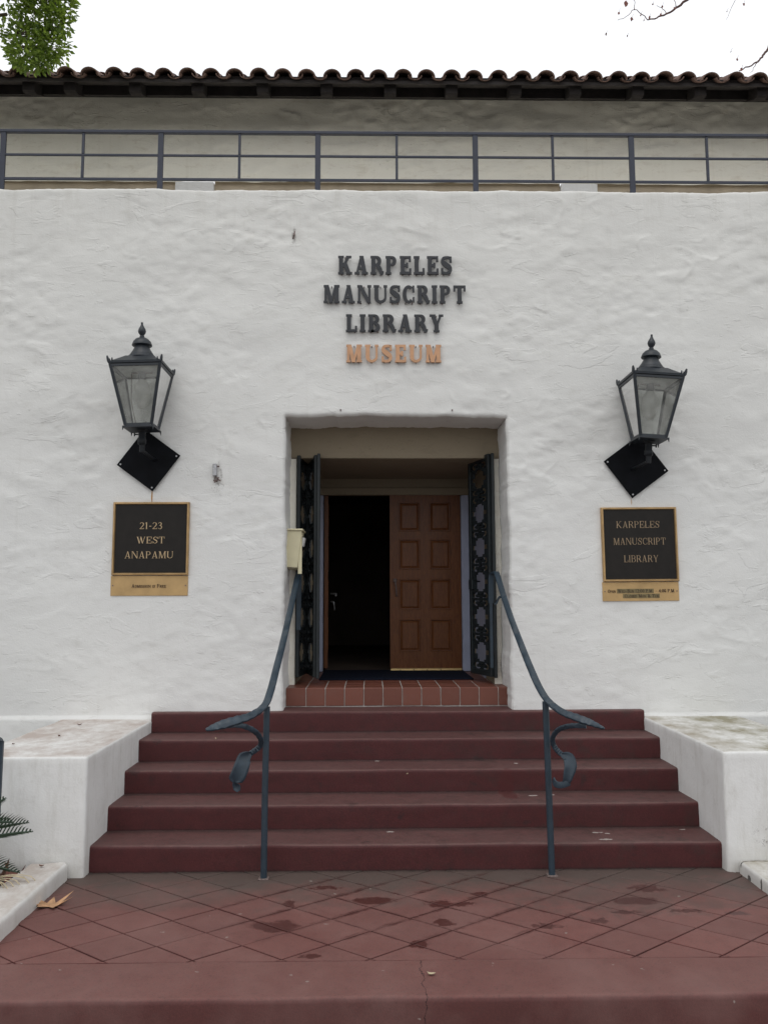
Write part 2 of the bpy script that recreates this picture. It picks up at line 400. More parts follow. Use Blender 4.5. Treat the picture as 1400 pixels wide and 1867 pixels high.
M['ltan'] = simple('tan_lintel_paint', (.40, .33, .24), .75, .15, 5, .002, 20)
M['terrace'] = simple('pale_terrace_paving', (.70, .68, .62), .8, .1, 3, .002, 60, spec=.2)
M['concrete'] = simple('sidewalk_concrete', (.30, .285, .27), .85, .15, 2, .003, 60, spec=.3)
M['asphalt'] = simple('street_asphalt', (.055, .055, .056), .9, .2, 2, .004, 80, spec=.3)
M['soil'] = simple('planter_soil', (.06, .045, .033), .95, .4, 18, .02, 22, spec=.1)
M['bark'] = simple('grey_brown_bark', (.13, .10, .08), .9, .35, 12, .01, 25, spec=.2)
M['twig'] = simple('reddish_twig', (.13, .075, .065), .8, .3, 20, .001, 60, spec=.2)
M['deadleaf'] = simple('dry_tan_leaf', (.46, .27, .15), .75, .3, 25, .001, 60, spec=.3)
M['rustleaf'] = simple('dark_dry_leaf', (.13, .07, .05), .8, .35, 30, .001, 60, spec=.2)
M['petal'] = simple('fallen_petal', (.50, .42, .28), .7, .2, 30, .0005, 60)
M['redleaf'] = simple('withered_red_leaf', (.22, .09, .07), .8, .3, 20, .001, 60)
M['frond'] = simple('cycad_green', (.022, .050, .026), .38, .35, 14, .0008, 60, spec=.5)

def wood_door():
    t = NT('brown_varnished_wood')
    g = t.noise(9, 5, .6, stretch=(7, 7, .6), dist=.8); f = t.noise(60, 3, .6, stretch=(5, 5, .3))
    c = t.mix(t.ramp(g, .3, .7), (.120, .040, .012), (.215, .078, .026)); c = t.mix(t.math('MULTIPLY', t.ramp(f, .42, .62), .55), c, (.05, .020, .010))
    t.col(c); t.rough(t.math('ADD', t.math('MULTIPLY', g, .25), .22)); t.bump(f, .0012, .6); return t.m
M['door'] = wood_door(); M['door'].node_tree.nodes['Principled BSDF'].inputs['Specular IOR Level'].default_value = .22
def tile_mat(name, a, b, rough, lichen=False):
    t = NT(name)
    oi = t.n.new('ShaderNodeObjectInfo')
    f = t.math('ADD', t.math('MULTIPLY', oi.outputs['Random'], .7), t.math('MULTIPLY', t.noise(22, 5, .7), .5), True)
    c = t.mix(t.math('SUBTRACT', f, .1, True), a, b)
    c = t.mix(t.math('MULTIPLY', t.ramp(t.noise(14, 5, .7), .55, .75), .45), c, (.09, .05, .035) if lichen else (.16, .085, .065))
    t.col(c); t.rough(rough); t.bump(t.noise(60, 4, .65), .0015, .5); return t.m
M['quarry'] = tile_mat('quarry_tile', (.120, .036, .022), (.185, .062, .040), .45)
M['clay'] = tile_mat('clay_roof_tile', (.115, .068, .052), (.22, .135, .105), .85, True)
def leaf_mat(name, dark, light):
    t = NT(name); geo = t.tc
    f = geo.outputs['Random Per Island']
    c = t.mix(f, dark, light); t.col(c); t.rough(.4)
    tr = t.n.new('ShaderNodeBsdfTranslucent'); t.l.new(t.mix(.5, c, (light[0]*1.7, light[1]*1.7, light[2]*.6)), tr.inputs[0])
    ms = t.n.new('ShaderNodeMixShader'); ms.inputs[0].default_value = .42
    t.l.new(t.b.outputs[0], ms.inputs[1]); t.l.new(tr.outputs[0], ms.inputs[2]); t.l.new(ms.outputs[0], t.n['Material Output'].inputs[0])
    return t.m
M['leaf'] = leaf_mat('ficus_leaves', (.045, .095, .018), (.26, .36, .08))
def glass(name, dirt, tint):
    t = NT(name); out = t.n['Material Output']
    tr = t.n.new('ShaderNodeBsdfTransparent'); tr.inputs[0].default_value = tint+(1,)
    gl = t.n.new('ShaderNodeBsdfGlossy'); gl.inputs['Roughness'].default_value = .05
    df = t.n.new('ShaderNodeBsdfDiffuse'); df.inputs[0].default_value = (.82, .82, .78, 1)
    fr = t.n.new('ShaderNodeFresnel'); fr.inputs[0].default_value = 1.45
    m1 = t.n.new('ShaderNodeMixShader'); t.l.new(fr.outputs[0], m1.inputs[0]); t.l.new(tr.outputs[0], m1.inputs[1]); t.l.new(gl.outputs[0], m1.inputs[2])
    m2 = t.n.new('ShaderNodeMixShader'); t.l.new(t.math('MULTIPLY', t.ramp(t.noise(9, 5), .2, .8), dirt), m2.inputs[0]); t.l.new(m1.outputs[0], m2.inputs[1]); t.l.new(df.outputs[0], m2.inputs[2])
    t.l.new(m2.outputs[0], out.inputs[0]); return t.m
M['glass'] = glass('dusty_lantern_glass', .26, (.95, .96, .95))
t = NT('opal_bulb'); t.col((.88, .87, .84)); t.rough(.3)
tr = t.n.new('ShaderNodeBsdfTranslucent'); tr.inputs[0].default_value = (.6, .6, .56, 1)
ms = t.n.new('ShaderNodeMixShader'); ms.inputs[0].default_value = .5
t.l.new(t.b.outputs[0], ms.inputs[1]); t.l.new(tr.outputs[0], ms.inputs[2]); t.l.new(ms.outputs[0], t.n['Material Output'].inputs[0]); M['bulb'] = t.m

# ------------------------------------------------------------------ ground and setting
Z_T = [0.1708*k for k in range(6)]
NOSE = [-0.0825-(5-k)*.38 for k in range(6)]      # NOSE[k] = front of step k (1..5)
FLOOR = 1.026
STREET = -.17
mesh('ground', [(-400,-400,-.6),(400,-400,-.6),(400,400,-.6),(-400,400,-.6)], [(0,1,2,3)], M['asphalt'])['kind'] = 'structure'
b = MB(); b.box((-30, -9.5, -.5), (30, -3.40, STREET)); o = b.build('pavement', M['concrete']); o['kind'] = 'structure'
b = MB(); b.box((-30, -3.385, -.5), (-2.75, 0, .02)); o = b.build('planter_bed', M['soil']); o['kind'] = 'structure'
b = MB(); b.box((2.75, -3.385, -.5), (30, 0, .02)); o = b.build('planter_bed', M['soil']); o['kind'] = 'structure'

# hand-trowelled relief, a height field made of overlapping trowel strokes
def relief(xs, zs, strokes, amp, seed, lump=.008):
    r = np.random.default_rng(seed); nx, nz = len(xs), len(zs)
    X, Z = np.meshgrid(xs, zs); H = np.zeros_like(X)
    for k in range(46):
        a = r.uniform(-.5, .5); fx = r.uniform(.6, 3.4)*r.choice((-1, 1)); fz = r.uniform(1.2, 7.5)
        H += np.sin(fx*X*math.cos(a)+fz*Z+r.uniform(0, 7)+1.3*np.sin(1.7*X+fz*.3*Z+k))*lump/6.5/(1+.25*fz)
    for k in range(strokes):
        cx = r.uniform(xs[0], xs[-1]); cz = r.uniform(zs[0], zs[-1]); L = r.uniform(.05, .24)*r.choice((1, 1, 1.6)); w = L*r.uniform(.2, .5)
        a = r.normal(0, .5); cu = r.normal(0, .4)/L
        i0, i1 = np.searchsorted(xs, [cx-L*1.2, cx+L*1.2]); j0, j1 = np.searchsorted(zs, [cz-L, cz+L])
        if i1-i0 < 2 or j1-j0 < 2: continue
        x = X[j0:j1, i0:i1]-cx; z = Z[j0:j1, i0:i1]-cz
        u = x*math.cos(a)+z*math.sin(a); v = -x*math.sin(a)+z*math.cos(a)+cu*u*u
        fade = np.clip(1-(u/L)**2, 0, 1)
        e = .011
        edge = 1/(1+np.exp(-(v+w*.5)/e*1.6))            # crisp lower lip
        tail = np.clip(1-(v+w*.5)/(w*1.5), 0, 1)        # feathered out upwards
        H[j0:j1, i0:i1] += amp*r.uniform(.3, 1)**1.6*r.choice((1, 1, 1, -1))*fade*edge*tail**1.3
    return H
def vnoise(X, Z, fx, fz, seed):
    r = np.random.default_rng(seed); n = 256; G = r.uniform(-1, 1, (n, n))
    a = X*fx+r.uniform(0, 99); b_ = Z*fz+r.uniform(0, 99); i = np.floor(a).astype(int); j = np.floor(b_).astype(int)
    u = a-i; v = b_-j; u = u*u*u*(u*(u*6-15)+10); v = v*v*v*(v*(v*6-15)+10)
    g = lambda p, q: G[(i+p) % n, (j+q) % n]
    return (g(0, 0)*(1-u)+g(1, 0)*u)*(1-v)+(g(0, 1)*(1-u)+g(1, 1)*u)*v
def trowelled(X, Z, seed, amp):
    # uneven float finish: patches of rough, folded plaster between calmer ones
    wx = vnoise(X, Z, 2.3, 2.6, seed)*.05+vnoise(X, Z, 6, 7, seed+11)*.018; wz = vnoise(X, Z, 2.7, 3.1, seed+1)*.045+vnoise(X, Z, 6, 7, seed+12)*.014
    a1 = X*.976+Z*.22; b1 = -X*.22+Z*.976; a2 = X*.96-Z*.28; b2 = X*.28+Z*.96
    m = np.clip(vnoise(X, Z, 1.5, 2.2, seed+2)*1.7+.35, 0, 1)*.88+.12
    m2 = np.clip(vnoise(X, Z, 1.9, 2.4, seed+10)*1.7+.35, 0, 1)*.88+.12
    h = vnoise(a1+wx, b1+wz, 1.5, 2.6, seed+3)*.75+vnoise(a2+wx, b2+wz, 3.6, 6.4, seed+4)*.55*m2
    h2 = vnoise(a1+wx, b1+wz, 6.5, 12, seed+5)*.42+vnoise(a2+wx, b2+wz, 12, 20, seed+6)*.22+vnoise(X+wx, Z+wz, 24, 34, seed+9)*.10
    rid = (1-np.abs(vnoise(a2+wx, b2+wz, 3.8, 8.5, seed+7)))**9*np.clip(vnoise(X, Z, 3.4, 4.6, seed+8)*3-.9, 0, 1)*.8
    return amp*(h+h2*m+rid*m2)
def gridmesh(name, P, mask, m, parent, flip=False):
    # P: (nz,nx,3); mask: (nz-1,nx-1) cells kept
    nz, nx, _ = P.shape; at = wloc(parent)
    idx = np.arange(nz*nx).reshape(nz, nx)
    q = np.stack([idx[:-1, :-1], idx[:-1, 1:], idx[1:, 1:], idx[1:, :-1]], -1)[mask]
    if flip: q = q[:, ::-1]
    used = np.unique(q); remap = np.zeros(nz*nx, int); remap[used] = np.arange(len(used)); q = remap[q]
    V = P.reshape(-1, 3)[used]-np.array(at)
    me = bpy.data.meshes.new(name); me.vertices.add(len(V)); me.vertices.foreach_set('co', V.astype(np.float32).ravel())
    me.loops.add(q.size); me.loops.foreach_set('vertex_index', q.ravel().astype(np.int32))
    me.polygons.add(len(q)); me.polygons.foreach_set('loop_start', np.arange(0, q.size, 4, dtype=np.int32)); me.polygons.foreach_set('loop_total', np.full(len(q), 4, np.int32))
    me.update(); me.validate(); me.polygons.foreach_set('use_smooth', [True]*len(me.polygons))
    return link(name, me, m, parent, at)

bld = thing('museum_building', (0, 0, 0), 'white stucco museum building with recessed doorway, clay tiled roof and roof terrace', 'building')

OX0, OX1, OZ1 = -1.033, 1.004, 3.518        # doorway in the front wall
PAR = 5.712
def axis_with(vals, a, b_, step, extra):
    xs = list(np.arange(a, b_, step)); xs.append(b_)
    for e in extra:
        xs = [x for x in xs if abs(x-e) > step*.45]; xs.append(e)
    return np.array(sorted(xs))
xs = axis_with(None, -5.6, 5.6, .016, [OX0, OX1, OX0-.012, OX1+.012, OX0-.03, OX1+.03])
zs = axis_with(None, -.5, PAR, .016, [OZ1, OZ1+.012, OZ1+.03, PAR-.012, PAR-.03, .80, .815])
H = relief(xs, zs, 900, .0055, 5, .003)
_X, _Z = np.meshgrid(xs, zs)
H = H*.8+trowelled(_X, _Z, 40, .0110)*np.clip(.50+(_Z-.8)*.19, .5, 1)
for (a_, c_, e_, f_) in ((-2.60, -1.87, 1.86, 2.73), (1.83, 2.55, 1.80, 2.68), (-2.58, -1.97, 2.8, 3.4), (1.88, 2.49, 2.75, 3.32)):   # flush ground behind the mounted signs
    d_ = np.hypot(np.maximum(np.maximum(a_-_X, _X-c_), 0), np.maximum(np.maximum(e_-_Z, _Z-f_), 0)); k_ = np.clip(d_/.10, 0, 1)
    H = H*k_+(1-k_)*np.minimum(H, .003)
X, Z = np.meshgrid(xs, zs)
def edge_wob(t, s, a=.0045): return a*(np.sin(t*3.1+s)+.7*np.sin(t*7.7+2*s)+.5*np.sin(t*17+s*3)+.6*vnoise(t, t*0, 24, 1, int(s*10))+.4*vnoise(t, t*0, 55, 1, int(s*10)+1))
Y = -H
R_ = .032
# distance outside the doorway edge -> rounded arris
dx = np.maximum(np.maximum(OX0-X, X-OX1), 0); dz = np.maximum(Z-OZ1, 0); dd = np.hypot(dx, dz)
arr = np.where(dd < R_, R_-np.sqrt(np.maximum(R_**2-(R_-dd)**2, 0)), 0); Y = Y+arr
dt = PAR-Z; Y = Y+np.where(dt < R_, R_-np.sqrt(np.maximum(R_**2-(R_-dt)**2, 0)), 0)
Y = Y-.028*np.clip((.815-Z)/.012, 0, 1)*(np.abs(X) > 2.1)     # plinth
fadeo = np.clip(dd/.06, 0, 1); 
Xd = X+np.where(dd < .12, edge_wob(Z, 1.0)*np.clip(1-dd/.12, 0, 1)*(Z < OZ1+.1), 0)
Zd = Z+np.where((X > OX0-.1) & (X < OX1+.1), edge_wob(X, 2.0, .006)*np.clip(1-np.abs(Z-OZ1)/.12, 0, 1), 0)
Zd = Zd+edge_wob(X, 3.3, .005)*np.clip(1-dt/.1, 0, 1)
cx = (xs[:-1]+xs[1:])/2; cz = (zs[:-1]+zs[1:])/2; CX, CZ = np.meshgrid(cx, cz)
keep = ~((CX > OX0) & (CX < OX1) & (CZ < OZ1))
fwall = gridmesh('front_wall', np.stack([Xd, Y, Zd], -1), keep, M['stucco'], bld)
# reveals of the doorway and the back of the parapet, swept off the front sheet's edges
def sweep_edge(name, edge, dirv, depth, n, m, seed, parent, flip=False, wob=.003):
    e = np.array(edge); L = np.arange(len(e))*.016
    rows = []
    for i in range(n+1):
        t = i/n; p = e.copy(); p[:, 1] = e[:, 1]*(1-min(1, t*4))+ (min(1, t*4))*R_ + t*depth if i else e[:, 1]
        off = wob*np.sin(L*2.3+seed+t*3)*min(1, t*3)+wob*.6*np.sin(L*9+seed*2+t*9)*min(1, t*3)+wob*.5*np.sin(L*23+t*17)*min(1, t*3)
        p = p+np.outer(off, dirv); rows.append(p)
    P = np.array(rows)
    return gridmesh(name, P, np.ones((P.shape[0]-1, P.shape[1]-1), bool), m, parent, flip)
iL = int(np.argmin(abs(xs-OX0))); iR = int(np.argmin(abs(xs-OX1))); jT = int(np.argmin(abs(zs-OZ1)))
P3 = np.stack([Xd, Y, Zd], -1)
sweep_edge('doorway_jamb', P3[:jT+1, iL], (1, 0, 0), .50, 18, M['stucco'], 1, bld, True)
sweep_edge('doorway_jamb', P3[:jT+1, iR], (1, 0, 0), .50, 18, M['stucco'], 4, bld)
sweep_edge('doorway_soffit', P3[jT, iL:iR+1], (0, 0, 1), .50, 18, M['stucco'], 7, bld, True)
sweep_edge('parapet_coping', P3[-1, :], (0, 0, 1), .26, 10, M['stucco'], 3, bld)
# the wall carries on beyond the picture
for x0, x1 in ((-9, -5.6), (5.6, 9)):
    MB().box((x0, .0, -.5), (x1, .28, PAR-.01)).build('front_wall_wing', M['stucco'], bld)
MB().box((-5.6, .27, 5.2), (5.6, .295, PAR-.03)).build('parapet_back', M['stucco'], bld)
MB().box((-9, .30, 5.0), (9, 6.0, 5.40)).build('terrace_floor', M['terrace'], bld)
MB().box((-5.6, .10, -.4), (-1.07, .50, 5.15)).build('wall_core', M['stucco'], bld)
MB().box((1.07, .10, -.4), (5.6, .50, 5.15)).build('wall_core', M['stucco'], bld)
MB().box((-1.065, .10, 3.565), (1.065, .52, 5.15)).build('wall_core', M['stucco'], bld)

# vestibule: recessed face, side walls, ceiling, inner face over the doors
BY = .53
VX0, VX1, VZ = -.98, .93, 3.212
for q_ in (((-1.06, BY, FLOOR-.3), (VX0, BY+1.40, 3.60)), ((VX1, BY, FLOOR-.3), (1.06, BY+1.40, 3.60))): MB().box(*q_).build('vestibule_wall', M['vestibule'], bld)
def rough_face(name, x0, x1, z0, z1, y, m, parent, seed, strokes=60, amp=.006):
    a = np.arange(x0, x1+.001, .02); c_ = np.arange(z0, z1+.001, .02)
    h = relief(a, c_, strokes, amp, seed, .006); A, B = np.meshgrid(a, c_)
    return gridmesh(name, np.stack([A, y-h-.012, B], -1), np.ones((len(c_)-1, len(a)-1), bool), m, parent)
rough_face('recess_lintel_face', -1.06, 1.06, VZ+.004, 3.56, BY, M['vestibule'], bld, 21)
rough_face('recess_pier_face', -1.06, VX0, FLOOR, VZ+.004, BY, M['stucco_warm'], bld, 22, 20, .003)
rough_face('recess_pier_face', VX1, 1.06, FLOOR, VZ+.004, BY, M['stucco_warm'], bld, 23, 20, .003)
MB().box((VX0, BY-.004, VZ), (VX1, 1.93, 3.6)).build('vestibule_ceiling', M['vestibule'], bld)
DY = 1.85
DX0, DX1, DZ = -.79, .772, 3.018
b = MB(); b.box((VX0, DY+.03, DZ+.085), (VX1, DY+.12, VZ-.002)); b.box((VX0, DY+.03, FLOOR-.1), (DX0-.095, DY+.12, DZ+.08)); b.box((DX1+.095, DY+.03, FLOOR-.1), (VX1, DY+.12, DZ+.08))
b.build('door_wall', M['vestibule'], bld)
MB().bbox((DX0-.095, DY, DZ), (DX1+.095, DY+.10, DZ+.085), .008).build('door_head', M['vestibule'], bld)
MB().bbox((DX0-.095, DY, FLOOR+.002), (DX0-.002, DY+.10, DZ-.002), .008).build('door_frame', M['casing'], bld); MB().bbox((DX1+.002, DY, FLOOR+.002), (DX1+.095, DY+.10, DZ-.002), .008).build('door_frame', M['casing'], bld)
for q_ in (((VX1-.006, 1.10, FLOOR), (VX1-.0005, DY, VZ-.35)),): MB().box(*q_).build('side_panel', M['casing'], bld)
# unlit room behind
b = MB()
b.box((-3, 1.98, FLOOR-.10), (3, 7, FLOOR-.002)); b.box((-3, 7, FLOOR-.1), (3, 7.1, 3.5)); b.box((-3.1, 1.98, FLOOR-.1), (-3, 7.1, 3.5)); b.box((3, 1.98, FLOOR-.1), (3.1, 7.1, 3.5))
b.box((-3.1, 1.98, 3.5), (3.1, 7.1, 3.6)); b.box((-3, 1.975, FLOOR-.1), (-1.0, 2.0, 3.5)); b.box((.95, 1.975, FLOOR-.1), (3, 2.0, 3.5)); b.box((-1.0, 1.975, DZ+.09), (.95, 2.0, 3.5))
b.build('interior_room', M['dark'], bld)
# a cabinet and a display stand that can just be made out in the dark
# doors
def door_leaf(parent, T, name, label):
    W_, H_ = .806, DZ-FLOOR-.012; z0 = FLOOR+.035
    root = MB()
    cols = ((.13, .425), (.565, .86)); rows = ((.054, .22), (.27, .44), (.497, .67), (.726, .906))
    xe = [0]+[c for q in cols for c in q]+[1]; ze = [0]+[r for q in rows for r in q]+[1]
    for i in range(5):
        for j in range(9):
            if i % 2 == 1 and j % 2 == 1: continue
            x0, x1 = xe[i]*W_, xe[i+1]*W_; zb, za = z0+H_*(1-ze[j+1]), z0+H_*(1-ze[j])
            root.box((x0, 0, zb), (x1, .042, za))
    V = [T(v) for v in root.V]; leaf = mesh(name, V, root.F, M['door'], parent)
    if label: leaf['label'] = label
    for (a, c_) in cols:
        for (r0, r1) in rows:
            x0, x1 = a*W_, c_*W_; zb, za = z0+H_*(1-r1), z0+H_*(1-r0)
            V = []; F = []
            rings = ((-.006, .002), (-.002, -.005), (.007, -.005), (.011, .014), (.017, .015), (.036, .004))
            for (ins, y) in rings:
                V += [(x0+ins, y, zb+ins), (x1-ins, y, zb+ins), (x1-ins, y, za-ins), (x0+ins, y, za-ins)]
            for k in range(len(rings)-1):
                for q in range(4): F.append((k*4+q, k*4+(q+1) % 4, k*4+4+(q+1) % 4, k*4+4+q))
            k = (len(rings)-1)*4; F.append((k, k+1, k+2, k+3))
            mesh('panel', [T(v) for v in V], F, M['door'], leaf)
    return leaf
x_m = -.036
dl = door_leaf(bld, lambda v: Vector((x_m+v[0], DY+.03+v[1], v[2])), 'door', 'closed brown panelled door leaf')
MB().bbox((x_m+.002, DY+.012, FLOOR+.004), (x_m+.804, DY+.045, FLOOR+.036), .004).build('kick_strip', M['gold'], dl)
b = MB(); 
for k in range(4): b.box((x_m+.11+.15*k, DY+.009, FLOOR+.014), (x_m+.118+.15*k, DY+.012, FLOOR+.028))
b.build('strip_screws', M['engrave'], dl)['kind'] = 'stuff'
b = MB(); b.tube([(x_m+.06, DY+.03, 2.03), (x_m+.06, DY-.015, 2.02), (x_m+.068, DY-.02, 1.96), (x_m+.072, DY-.01, 1.88), (x_m+.072, DY+.03, 1.87)], .009, 8)
b.lathe([(.0, -.02), (.02, -.018), (.022, 0), (.02, .018), (.0, .02)], (x_m+.055, DY+.005, 2.045), 12); b.build('pull_handle', M['corrode'], dl, True)
ang = math.radians(-86)
Rz = Matrix.Rotation(math.radians(93), 3, 'Z')
dl2 = door_leaf(bld, lambda v: Rz @ Vector((v[0], v[1], 0))+Vector((DX0+.05, DY+.09, v[2])), 'door', 'brown panelled door leaf swung open into the dark room')
b = MB(); b.tube([(DX0+.05, 2.50, 1.90), (DX0+.115, 2.50, 1.90), (DX0+.12, 2.43, 1.895), (DX0+.12, 2.40, 1.87)], .010, 8)
b.tube([(DX0+.05, 2.52, 1.80), (DX0+.09, 2.52, 1.80), (DX0+.10, 2.52, 1.70)], .008, 8); b.build('lever_handle', M['steel'], dl2, True)
MB().bbox((-.775, .92, FLOOR+.001), (.78, DY+.10, FLOOR+.014), .004).build('door_mat', M['mat']).update_tag()
tag(bpy.data.objects['door_mat'], 'dark navy doormat lying on the tiled doorstep before the doors', 'doormat')

# quarry tile step
step = thing('tiled_doorstep', (0, .25, Z_T[5]), 'raised doorstep faced with red quarry tiles and pale grout below the open doorway', 'doorstep')
b = MB(); b.box((-1.06, .256, Z_T[5]-.2), (1.05, DY+.02, FLOOR-.005)); b.build('grout_bed', M['grout'], step)
jx = [-1.036]+[-.850+.177*k for k in range(11)]+[1.01]
tile_me = {}
def tile_obj(a, b_, name='tile'):
    key = tuple(round(b_[i]-a[i], 3) for i in range(3))
    ctr = Vector([(a[i]+b_[i])/2 for i in range(3)])
    if key not in tile_me:
        q = MB().bbox(tuple(a-ctr if False else Vector(a)-ctr), tuple(Vector(b_)-ctr), .003)
        me = bpy.data.meshes.new('quarry_tile'); me.from_pydata(q.V, [], q.F); me.materials.append(M['quarry']); tile_me[key] = me
    o = bpy.data.objects.new(name, tile_me[key]); C.objects.link(o); o.parent = step; o.location = ctr-wloc(step)+Vector((0, random.uniform(-.0015, .0015), random.uniform(-.0008, .0008)))
    o.rotation_euler = (random.uniform(-.004, .004), random.uniform(-.004, .004), random.uniform(-.003, .003))
g = .0042
for i in range(12): tile_obj((jx[i]+g, .244, Z_T[5]+.010), (jx[i+1]-g, .258, FLOOR-.004))
yr = [.246]+[.246+.177*k for k in range(1, 6)]
for r in range(5):
    for i in range(12): tile_obj((jx[i]+g, yr[r]+(.006 if r == 0 else g), FLOOR-.012), (jx[i+1]-g, yr[r+1]-g, FLOOR))
for r in range(5, 9):
    for i in range(12): tile_obj((jx[i]+g, .246+.177*r+g, FLOOR-.012), (jx[i+1]-g, .246+.177*(r+1)-g, FLOOR))

# ------------------------------------------------------------------ upper wall, eave and roof
UY = 2.0
PX = [(-5.9, -2.601), (-2.14, 2.059), (2.501, 5.9)]
xs2 = np.arange(-5.9, 5.901, .025); zs2 = np.arange(6.845, 8.02, .022)
A2, B2 = np.meshgrid(xs2, zs2); H2 = relief(xs2, zs2, 300, .008, 31, .004)+trowelled(A2, B2, 70, .018)
gridmesh('upper_wall', np.stack([A2, UY-H2, B2], -1), np.ones((len(zs2)-1, len(xs2)-1), bool), M['stucco_warm'], bld)
for x0, x1 in ((-2.60, -2.14), (2.06, 2.50), (-9, -5.92), (5.92, 9)): MB().box((x0, UY-.004, 5.40), (x1, UY+.2, 6.842)).build('upper_wall_pier', M['pier'], bld)
for x0, x1 in PX: MB().box((x0+.003, UY+.05, 6.55), (x1-.003, UY+.2, 6.92)).build('timber_lintel', M['ltan'], bld)
for x0, x1 in PX: MB().box((x0+.003, UY+.12, 5.40), (x1-.003, UY+.22, 6.55)).build('terrace_wall_panel', M['stucco_warm'], bld)
for x0, x1 in ((-9, -5.9), (5.9, 9)): MB().box((x0, UY, 6.845), (x1, UY+.2, 8.0)).build('upper_wall_wing', M['stucco_warm'], bld)
SL = .50; EY = 1.17; EZ = 7.575
def rz(y): return EZ+(y-EY)*SL
ra = math.atan(SL)
b = MB(); 
b.add([(-9, EY+.03, rz(EY+.03)), (9, EY+.03, rz(EY+.03)), (9, 8, rz(8)), (-9, 8, rz(8)), (-9, EY+.03, rz(EY+.03)+.035), (9, EY+.03, rz(EY+.03)+.035), (9, 8, rz(8)+.035), (-9, 8, rz(8)+.035)],
      [(0, 3, 2, 1), (4, 5, 6, 7), (0, 1, 5, 4), (1, 2, 6, 5), (2, 3, 7, 6), (3, 0, 4, 7)])
roof = b.build('roof', M['soffit'], bld)
b = MB(); b.V = [(x, y, z) for x in (-9, 9) for (y, z) in ((1.50, 7.625), (1.50, rz(1.50)-.002), (UY-.02, rz(UY-.02)-.002), (UY-.02, 7.905))]
b.F = [(0, 1, 2, 3), (7, 6, 5, 4), (0, 4, 5, 1), (1, 5, 6, 2), (2, 6, 7, 3), (3, 7, 4, 0)]; fix_normals(b.build('eave_blocking', M['wood_dark'], bld))
for i, x in enumerate([-5.55, -4.83, -4.09, -3.63, -2.90, -2.20, -1.467, -.748, -.028, .669, 1.393, 2.074, 2.789, 3.505, 4.22, 4.93]):
    b = MB(); hw = .066
    prof = [(EY+.10, rz(EY+.10)-.004), (1.54, rz(1.54)-.004), (1.54, rz(1.54)-.135), (EY+.20, rz(EY+.20)-.135), (EY+.14, rz(EY+.14)-.122), (EY+.11, rz(EY+.11)-.095)]
    n = len(prof)
    b.V = [(x-hw, p[0], p[1]) for p in prof]+[(x+hw, p[0], p[1]) for p in prof]
    b.F = [tuple(range(n)), tuple(range(2*n-1, n-1, -1))]+[(i_, n+i_, n+(i_+1) % n, (i_+1) % n) for i_ in range(n)]
    fix_normals(b.build('rafter_tail', M['wood_dark'], bld))
# barrel tiles: caps and pans, three courses
def barrel(r0, r1, L, th, n=10, inv=False, hf=1.):
    V = []; F = []
    for k, (yy, r) in enumerate(((0, r0), (L, r1))):
        for j in range(n+1):
            a = math.pi*j/n; V.append((math.cos(a)*r, yy, (math.sin(a)*r*hf)*(1 if not inv else -1)))
        for j in range(n+1):
            a = math.pi*j/n; V.append((math.cos(a)*(r-th), yy, (math.sin(a)*(r-th)*hf)*(1 if not inv else -1)))
    m_ = n+1
    for j in range(n):
        F += [(j, j+1, 2*m_+j+1, 2*m_+j), (m_+j+1, m_+j, 3*m_+j, 3*m_+j+1), (j+1, j, m_+j, m_+j+1), (2*m_+j, 2*m_+j+1, 3*m_+j+1, 3*m_+j)]
    F += [(0, 2*m_, 3*m_, m_), (n, m_+n, 3*m_+n, 2*m_+n)]
    me = bpy.data.meshes.new('barrel_tile'); me.from_pydata(V, [], F); me.materials.append(M['clay'])
    bm = bmesh.new(); bm.from_mesh(me); bmesh.ops.recalc_face_normals(bm, faces=bm.faces[:]); bm.to_mesh(me); bm.free()
    me.polygons.foreach_set('use_smooth', [True]*len(me.polygons)); me.set_sharp_from_angle(angle=math.radians(40))
    return me
cap = barrel(.102, .088, .44, .013, hf=.84); pan = barrel(.078, .086, .44, .013, inv=True, hf=.62)
x0t = -2.553
for r in range(3):
    for k in range(-12, 33):
        x = x0t+.2665*k
        if abs(x) > 5.85: continue
        for (me, dx_, dz_) in ((cap, 0, .060), (pan, .133, .092)):
            o = bpy.data.objects.new('roof_tile', me); C.objects.link(o); o.parent = roof
            y = EY-.035+.36*r+random.uniform(-.012, .012)
            o.location = (x+dx_+random.uniform(-.010, .010), y, rz(y)+dz_+.006*r+random.uniform(-.004, .006))
            o.rotation_euler = (ra-.03, random.uniform(-.06, .06), random.uniform(-.04, .04))
# the courses further up cannot be seen singly from below
b = MB(); V = []; F = []
xsr = np.arange(-8.6, 8.6, .022); 
for j, yy in enumerate((EY+1.05, 8.0)):
    for x in xsr:
        ph = ((x-x0t+.0666) % .2665)/.2665
        V.append((x, yy, rz(yy)+.09+.07*math.sin(2*math.pi*ph)))
n = len(xsr)
for i in range(n-1): F.append((i, i+1, n+i+1, n+i))
o = mesh('upper_tile_courses', V, F, M['clay'], roof, True); o['kind'] = 'stuff'
# a tile bed that closes the gap under the caps
MB().box((-8.9, EY+.045, rz(EY+.05)+.03), (8.9, EY+.07, rz(EY+.05)+.075)).build('tile_batten', M['wood_dark'], roof)

